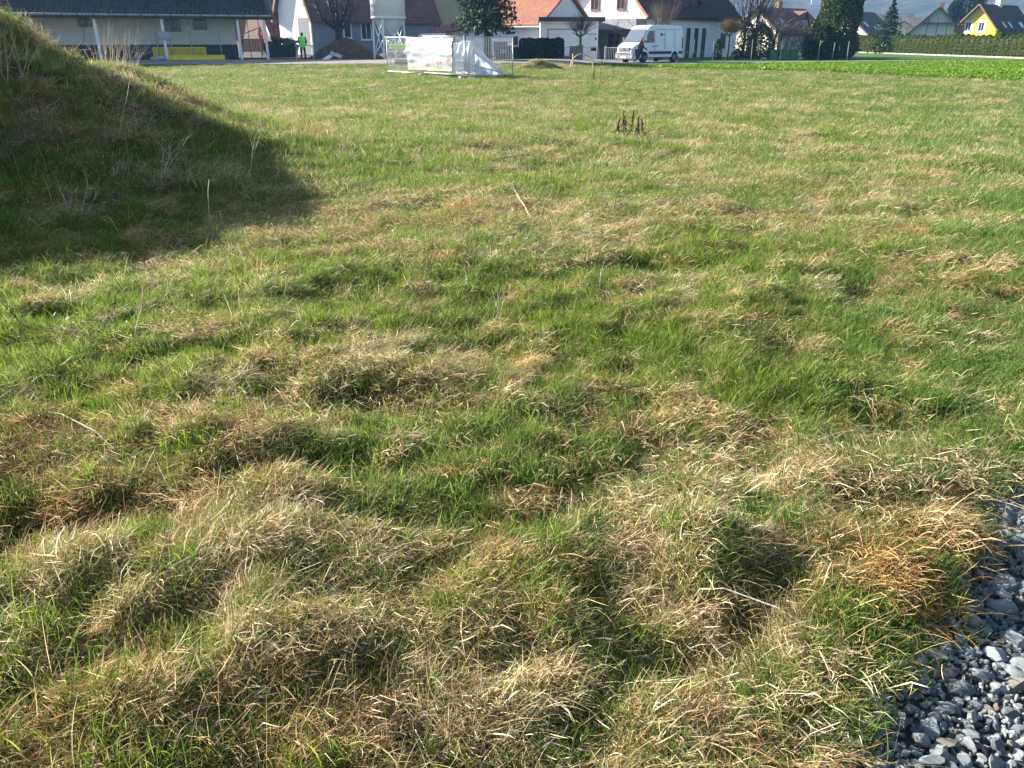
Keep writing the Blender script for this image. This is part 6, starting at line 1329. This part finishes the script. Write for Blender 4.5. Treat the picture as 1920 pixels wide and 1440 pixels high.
side_patch('door_handle', [(3.62, 1.14), (3.84, 1.14), (3.84, 1.19), (3.62, 1.19)], black, van, .035, .03); side_patch('door_handle', [(3.2, 1.16), (3.42, 1.16), (3.42, 1.20), (3.2, 1.20)], black, van, .03, .03)
# small round emblem with a short dark mark, as printed on the side
q = [(2.72 + .085 * math.cos(a), 1.98 + .125 * math.sin(a)) for a in np.linspace(0, 6.28, 17)[:-1]]; side_patch('emblem', q, mat('emblem_navy', (.04, .03, .10), .5, .05, 5), van, .012, .01)
side_patch('emblem', [(2.35, 1.95), (2.54, 1.95), (2.54, 2.01), (2.35, 2.01)], bpy.data.materials['emblem_navy'], van, .012, .01)
side_patch('tail_light', [(.005, .95), (.075, .95), (.075, 1.75), (.005, 1.75)], mat('red_lens', (.45, .015, .01), .2, .05, 5), van, .015, .03)
# front: windscreen, bonnet line, grille, lamps, bumper, plate
b = MB(); nw = Vector((.79, 0, .61)); q = [(5.02, -.84, 1.47), (5.02, .84, 1.47), (4.33, .76, 2.34), (4.33, -.76, 2.34)]; b.poly([Vector(p) + nw * -.012 + Vector((.0, 0, 0)) for p in q], .035, nw); b.build('windscreen', mat_glass('windscreen_glass', (.10, .12, .16)), van)
b = MB(); b.bar((5.05, -.8, 1.47), (5.05, .8, 1.47), .10, .05); b.build('wiper_cowl', vdk, van)
b = MB(); b.box((5.945, 0, .92), (.07, 1.05, .34)); gr_ = b.build('grille', vdk, van)
for k in range(3): b = MB(); b.box((5.985, 0, .80 + .11 * k), (.02, .98, .03)); b.build('grille_bar', galv, gr_)
b = MB(); b.tube([(5.98, 0, .94), (6.01, 0, .94)], .12, 20); b.build('badge', mat('chrome', (.7, .7, .72), .2, .05, 5, metal=.9), gr_)
b = MB(); b.box((5.90, 0, .50), (.16, 1.72, .38)); b.build('bumper', mat('van_bumper_grey', (.16, .165, .17), .6, .08, 5), van)
b = MB(); b.box((5.985, 0, .66), (.04, 1.1, .07)); b.build('bumper_slot', mat('reddish_slot', (.09, .02, .02), .6), van)
for s_ in (-1, 1):
    b = MB(); b.poly([(5.90, s_ * .54, .84), (5.74, s_ * .80, .90), (5.55, s_ * .86, 1.12), (5.74, s_ * .60, 1.10)], .05, (.8, s_ * .5, .2)); b.build('headlight', mat('headlamp_glass', (.55, .57, .60), .1, .05, 5, spec=.9), van)
    b = MB(); b.tube([(5.975, s_ * .70, .46), (5.99, s_ * .70, .46)], .06, 10); b.build('fog_lamp', bpy.data.materials['headlamp_glass'], van)
    b = MB(); b.box((4.72, s_ * 1.12, 1.62), (.12, .16, .34)); mo = b.build('mirror', vdk, van); b = MB(); b.bar((4.74, s_ * .92, 1.48), (4.72, s_ * 1.08, 1.52), .04); b.build('mirror_arm', vdk, mo)
b = MB(); b.box((5.995, 0, .40), (.02, .52, .12)); b.build('number_plate', mat('plate_white', (.8, .8, .8), .5, .02, 5), van)

# ------------------------------------------------------------------ houses on the right
A_ = at(1460, 60, 122); aa = R(52); d = Vector((-math.cos(aa), math.sin(aa))); Wh = 8.2
zr_ = at(1437, 19, 124).z
house('red_roofed_house', (A_.x + d.x * Wh, A_.y + d.y * Wh), (A_.x, A_.y), A_.z, zr_ + .3, 11.5, 'red roofed house with a small dormer beyond the twiggy shrubs', mat('cream_gable', (.72, .68, .52), .9, .04, 1), rt_red, over=.5, verge=.4, vergem=brownw, chimney=(5.0, .7, 1.0), sky_=[(2.6, 3.0, .6, .9)],
      wins=[('front', 5.2, 2.9, .9, 1.2, greyd)])
rh = bpy.data.objects['red_roofed_house']; Wr = rh['dims'][0]; slr = (zr_ + .3 - A_.z) / (Wr / 2)
b = MB(); y0, dw = 6.0, 2.6; x0 = Wr - .9; z0_ = A_.z + .9 * slr - .2
b.add([(x0, y0, z0_), (x0, y0 + dw, z0_), (x0, y0 + dw / 2, z0_ + 2.2), (x0 - 3, y0, z0_), (x0 - 3, y0 + dw, z0_), (x0 - 3, y0 + dw / 2, z0_ + 2.2)], [(0, 1, 2), (3, 5, 4), (0, 2, 5, 3), (1, 4, 5, 2)]); dmo = b.build('dormer', mat('dormer_dark', (.10, .05, .04), .8, .1, 4), rh)
b = MB()
for s_ in (-1, 1): yc = y0 + dw / 2; b.poly([(x0 + .3, yc, z0_ + 2.35), (x0 + .3, yc + s_ * (dw / 2 + .25), z0_ - .05), (x0 - 3, yc + s_ * (dw / 2 + .25), z0_ - .05), (x0 - 3, yc, z0_ + 2.35)], .1, (0, s_ * .7, .5))
b.build('dormer_roof', mat_tiles('light_red_tiles', (.42, .13, .07)), dmo)
b = MB(); 
for k in range(4): b.box((x0 + .08, y0 + .5 + .53 * k, z0_ + .55 + .0), (.06, .07, 1.0))
b.box((x0 + .08, y0 + dw / 2, z0_ + .1), (.055, 2.1, .08)); b.box((x0 + .08, y0 + dw / 2, z0_ + 1.02), (.055, 1.3, .08)); wo = b.build('window', whitep, dmo); b = MB(); b.box((x0 + .04, y0 + dw / 2, z0_ + .5), (.04, 1.6, .8)); b.build('pane', glass, wo)
A_ = at(1626, 62, 150); aa = R(50); d = Vector((-math.cos(aa), math.sin(aa))); Wh = 9; zr_ = at(1602, 25, 153).z
house('plum_roofed_house', (A_.x + d.x * Wh, A_.y + d.y * Wh), (A_.x, A_.y), A_.z, zr_ + .2, 9.5, 'plum coloured roof with a row of skylights behind the hedge end', white, rt_purple, over=.5, chimney=(4.5, .8, .9), sky_=[(2.0, 3.6, .7, 1.4), (4.2, 4.6, .7, 1.0), (6.2, 4.2, .7, 1.4), (7.4, 4.2, .6, 1.2)])
A_ = at(1802, 62, 152); aa = R(18); Pl = at(1706, 62, 156); zr_ = at(1762, 15, 154).z
house('white_gabled_house', (Pl.x, Pl.y), (A_.x, A_.y), A_.z, zr_, 9, 'white gabled house with a brown boarded balcony left of the yellow house', white, rt_dark, over=.9, verge=1.2, chimney=(3, .7, 1.0), cat_='house')
wg = bpy.data.objects['white_gabled_house']; Wq = wg['dims'][0]; zq = A_.z
b = MB(); b.box((Wq * .62, -.7, zq * .52), (Wq * .60, 1.3, 1.15)); b.build('balcony', brownw, wg)
b = MB(); b.box((Wq * .64, -.45, zq + 1.6), (Wq * .8, 1.6, .22)); b.build('balcony_canopy', darkw, wg)
for k in range(4): b = MB(); b.box((Wq * (.33 + .19 * k), -1.2, zq * .5 + 2.0), (.13, .13, 4.0)); b.build('post', darkw, wg)
b = MB(); b.box((Wq * .95, -.06, zq * .8), (1.6, .08, 3.5)); b.build('brown_panel', mat('terracotta_panel', (.40, .16, .09), .8, .08, 3), wg)
b = MB(); b.tube([(Wq * .53, -1.38, zq * .55), (Wq * .53, -1.42, zq * .55)], .48, 20); b.build('satellite_dish', whitep, wg)
A_ = at(1877, 62, 158); Pl = at(1783, 60, 165.5); zr_ = at(1838, 9, 162).z
yh, yr_, Wy = house('yellow_house', (Pl.x, Pl.y), (A_.x, A_.y), A_.z - .1, zr_, 13.5, 'bright yellow gabled house with dark roof above the long hedge', yellowr, rt_dark, over=.8, verge=.8, chimney=(6.5, .9, .9), sky_=[(3.0, 4.9, .7, 1.4), (5.4, 4.9, .7, 1.4), (10.0, 4.9, 1.3, 1.3)],
      wins=[('front', 3.1, 3.15, 1.0, 1.5), ('front', 5.5, 3.15, 1.0, 1.5)], vergem=brownw)
b = MB()
for x_ in (3.1, 5.5):
    for s_ in (-1, 1): b.box((x_ + s_ * .70, -.02, 3.9), (.28, .06, 2.2))
    b.box((x_, -.02, 2.9), (1.1, .06, .22)); b.box((x_, -.02, 4.87), (1.1, .06, .26))
b.build('window_surround', whitep, yh)
bpy.data.objects[[c.name for c in yr_.children if c.name.startswith('chimney')][0]].data.materials[0] = mat('white_chimney', (.8, .8, .8), .8, .05, 3)
conifer('spruce_tree', Vector((at(1665, 70, 112).x, 112, 0)), 'pointed dark spruce above the left part of the long hedge', at(1662, 2, 112).z, 3.0, .3, 14, n_wh=20, trunk=.2, per=10, dens=26, leaf=.2, droop=.35)
foliage_tree('garden_conifer', Vector((at(1812, 40, 190).x, 190, 0)), 'broad dark conifer between the white gabled house and the yellow house', thujad, 3.6, 3.4, .5, 14.0, 7000, .30, ([0, .3, .6, .85, 1], [.8, 1, .8, .55, .2]), .25, lump=.4, seed=21, cat_='conifer')
foliage_tree('garden_conifer', Vector((at(1784, 50, 186).x, 186, 0)), 'lower dark conifer in front of the roof of the white gabled house', thujad, 2.4, 2.2, .5, 9.3, 4000, .28, ([0, .3, .6, .85, 1], [.8, 1, .8, .55, .2]), .25, lump=.4, seed=22, cat_='conifer')
for k, (px, Yt, h_, lb) in enumerate(((1700, 200, 7.2, 'brown bare round tree behind the end of the spruce'), (1648, 175, 6.5, 'bare brown tree behind the plum coloured roof'), (1715, 230, 7.0, 'hazy bare tree left of the white gabled house'))):
    foliage_tree('far_bare_tree', Vector((at(px, 60, Yt).x, Yt, 0)), lb, brownl, 2.6, 2.4, 1.2, h_, 1500, .22, ([0, .3, .7, 1], [.5, 1, .9, .3]), .15, lump=.3, seed=40 + k, inner=.2, s2=.15)
# fourth row of tiny far houses
for k, (px, Yf, lb, m_) in enumerate(((1688, 260, 'tiny pale house far behind the spruce', white), (1693, 235, 'tiny cream house with several openings far behind the hedge', cream))):
    p = at(px, 66, Yf); house('far_house', (p.x - 4, Yf + 2), (p.x + 4, Yf), p.z + 1.0, p.z + 3.5, 9, lb, m_, rt_brownred)
# white farmhouse on the hill slope is placed with the hills

# ------------------------------------------------------------------ hills
def hill_h(x, y):
    r = np.hypot(x, y); a = np.arctan2(x, y)
    foot = 520 + 60 * np.sin(a * 5 + 1); h = 15 * sst(foot, foot + 350, r) * (.5 + .8 * fbm(x, y, 400, 701, 3))
    return h + 150 * sst(560, 1500, r) * (.6 + .7 * fbm(x, y, 600, 703, 4)) - 1.0
av = np.linspace(-R(70), R(70), 260); rv = np.concatenate([np.linspace(330, 900, 60), np.linspace(915, 2900, 120)])
AV, RV = np.meshgrid(av, rv); HXX, HYY = RV * np.sin(AV), RV * np.cos(AV); HZ = hill_h(HXX, HYY) + 9.0 * (fbm(HXX, HYY, 60, 711, 3) - .5) * sst(700, 900, RV)
HZ = np.where(RV < 340, -1.5, HZ)
i_ = (np.arange(len(rv) - 1)[:, None] * len(av) + np.arange(len(av) - 1)[None, :]).ravel(); n_ = len(av)
me = np_mesh('hills', np.stack([HXX, HYY, HZ], -1).reshape(-1, 3), np.stack([i_, i_ + 1, i_ + n_ + 1, i_ + n_], 1), smooth=True)
wood = sst(.33, .40, fbm(HXX, HYY, 300, 721, 3)) * sst(560, 640, RV)
set_attr(me, 'wood', wood.ravel())
m = bpy.data.materials.new('hill_cover'); nt, n, l, b_ = nodes(m); A1 = n.new('ShaderNodeAttribute'); A1.attribute_name = 'wood'; ge = n.new('ShaderNodeNewGeometry'); no = n.new('ShaderNodeTexNoise'); no.inputs['Scale'].default_value = .035; no.inputs['Detail'].default_value = 7; l.new(ge.outputs['Position'], no.inputs['Vector'])
r1 = n.new('ShaderNodeValToRGB'); l.new(no.outputs[0], r1.inputs[0]); r1.color_ramp.elements[0].position = .35; r1.color_ramp.elements[1].position = .65; r1.color_ramp.elements[0].color = (.010, .024, .016, 1); r1.color_ramp.elements[1].color = (.060, .060, .050, 1)
mx = n.new('ShaderNodeMix'); mx.data_type = 'RGBA'; l.new(A1.outputs['Fac'], mx.inputs[0]); mx.inputs[6].default_value = (.09, .16, .045, 1); l.new(r1.outputs[0], mx.inputs[7]); l.new(mx.outputs[2], b_.inputs['Base Color']); b_.inputs['Roughness'].default_value = 1
bm_ = n.new('ShaderNodeBump'); bm_.inputs['Strength'].default_value = 1; bm_.inputs['Distance'].default_value = 6; l.new(no.outputs[0], bm_.inputs['Height']); l.new(bm_.outputs[0], b_.inputs['Normal'])
me.materials.append(m); tag(link('hills', me), 'wooded hillside with meadows fading blue in the haze', kind='structure')
a_, f_, z_ = ray(1541, 7)
for t in np.linspace(600, 2400, 1500):
    if CAMH + z_ * t < float(hill_h(np.array(a_ * t), np.array(f_ * t))): break
p = Vector((a_ * t, f_ * t, CAMH + z_ * t)); house('hillside_farmhouse', (p.x - 9, p.y), (p.x + 6, p.y - 5), p.z + 5.5, p.z + 11, 16, 'tiny white farmhouse on the hazy hillside meadow', white, rt_red, z0=p.z - 4)

# ------------------------------------------------------------------ haze
b = MB(); b.box((0, 1200, 79), (6400, 4800, 170)); hz = b.build('haze', None, None); hz.data.materials.clear()
m = bpy.data.materials.new('haze_air'); m.use_nodes = True; nt = m.node_tree; nt.nodes.remove(nt.nodes['Principled BSDF']); pv = nt.nodes.new('ShaderNodeVolumePrincipled'); pv.inputs['Density'].default_value = .00050; pv.inputs['Color'].default_value = (.15, .30, .52, 1); pv.inputs['Anisotropy'].default_value = .2
nt.links.new(pv.outputs[0], nt.nodes['Material Output'].inputs['Volume']); hz.data.materials.append(m); tag(hz, 'thin blue spring haze over the valley', kind='stuff')
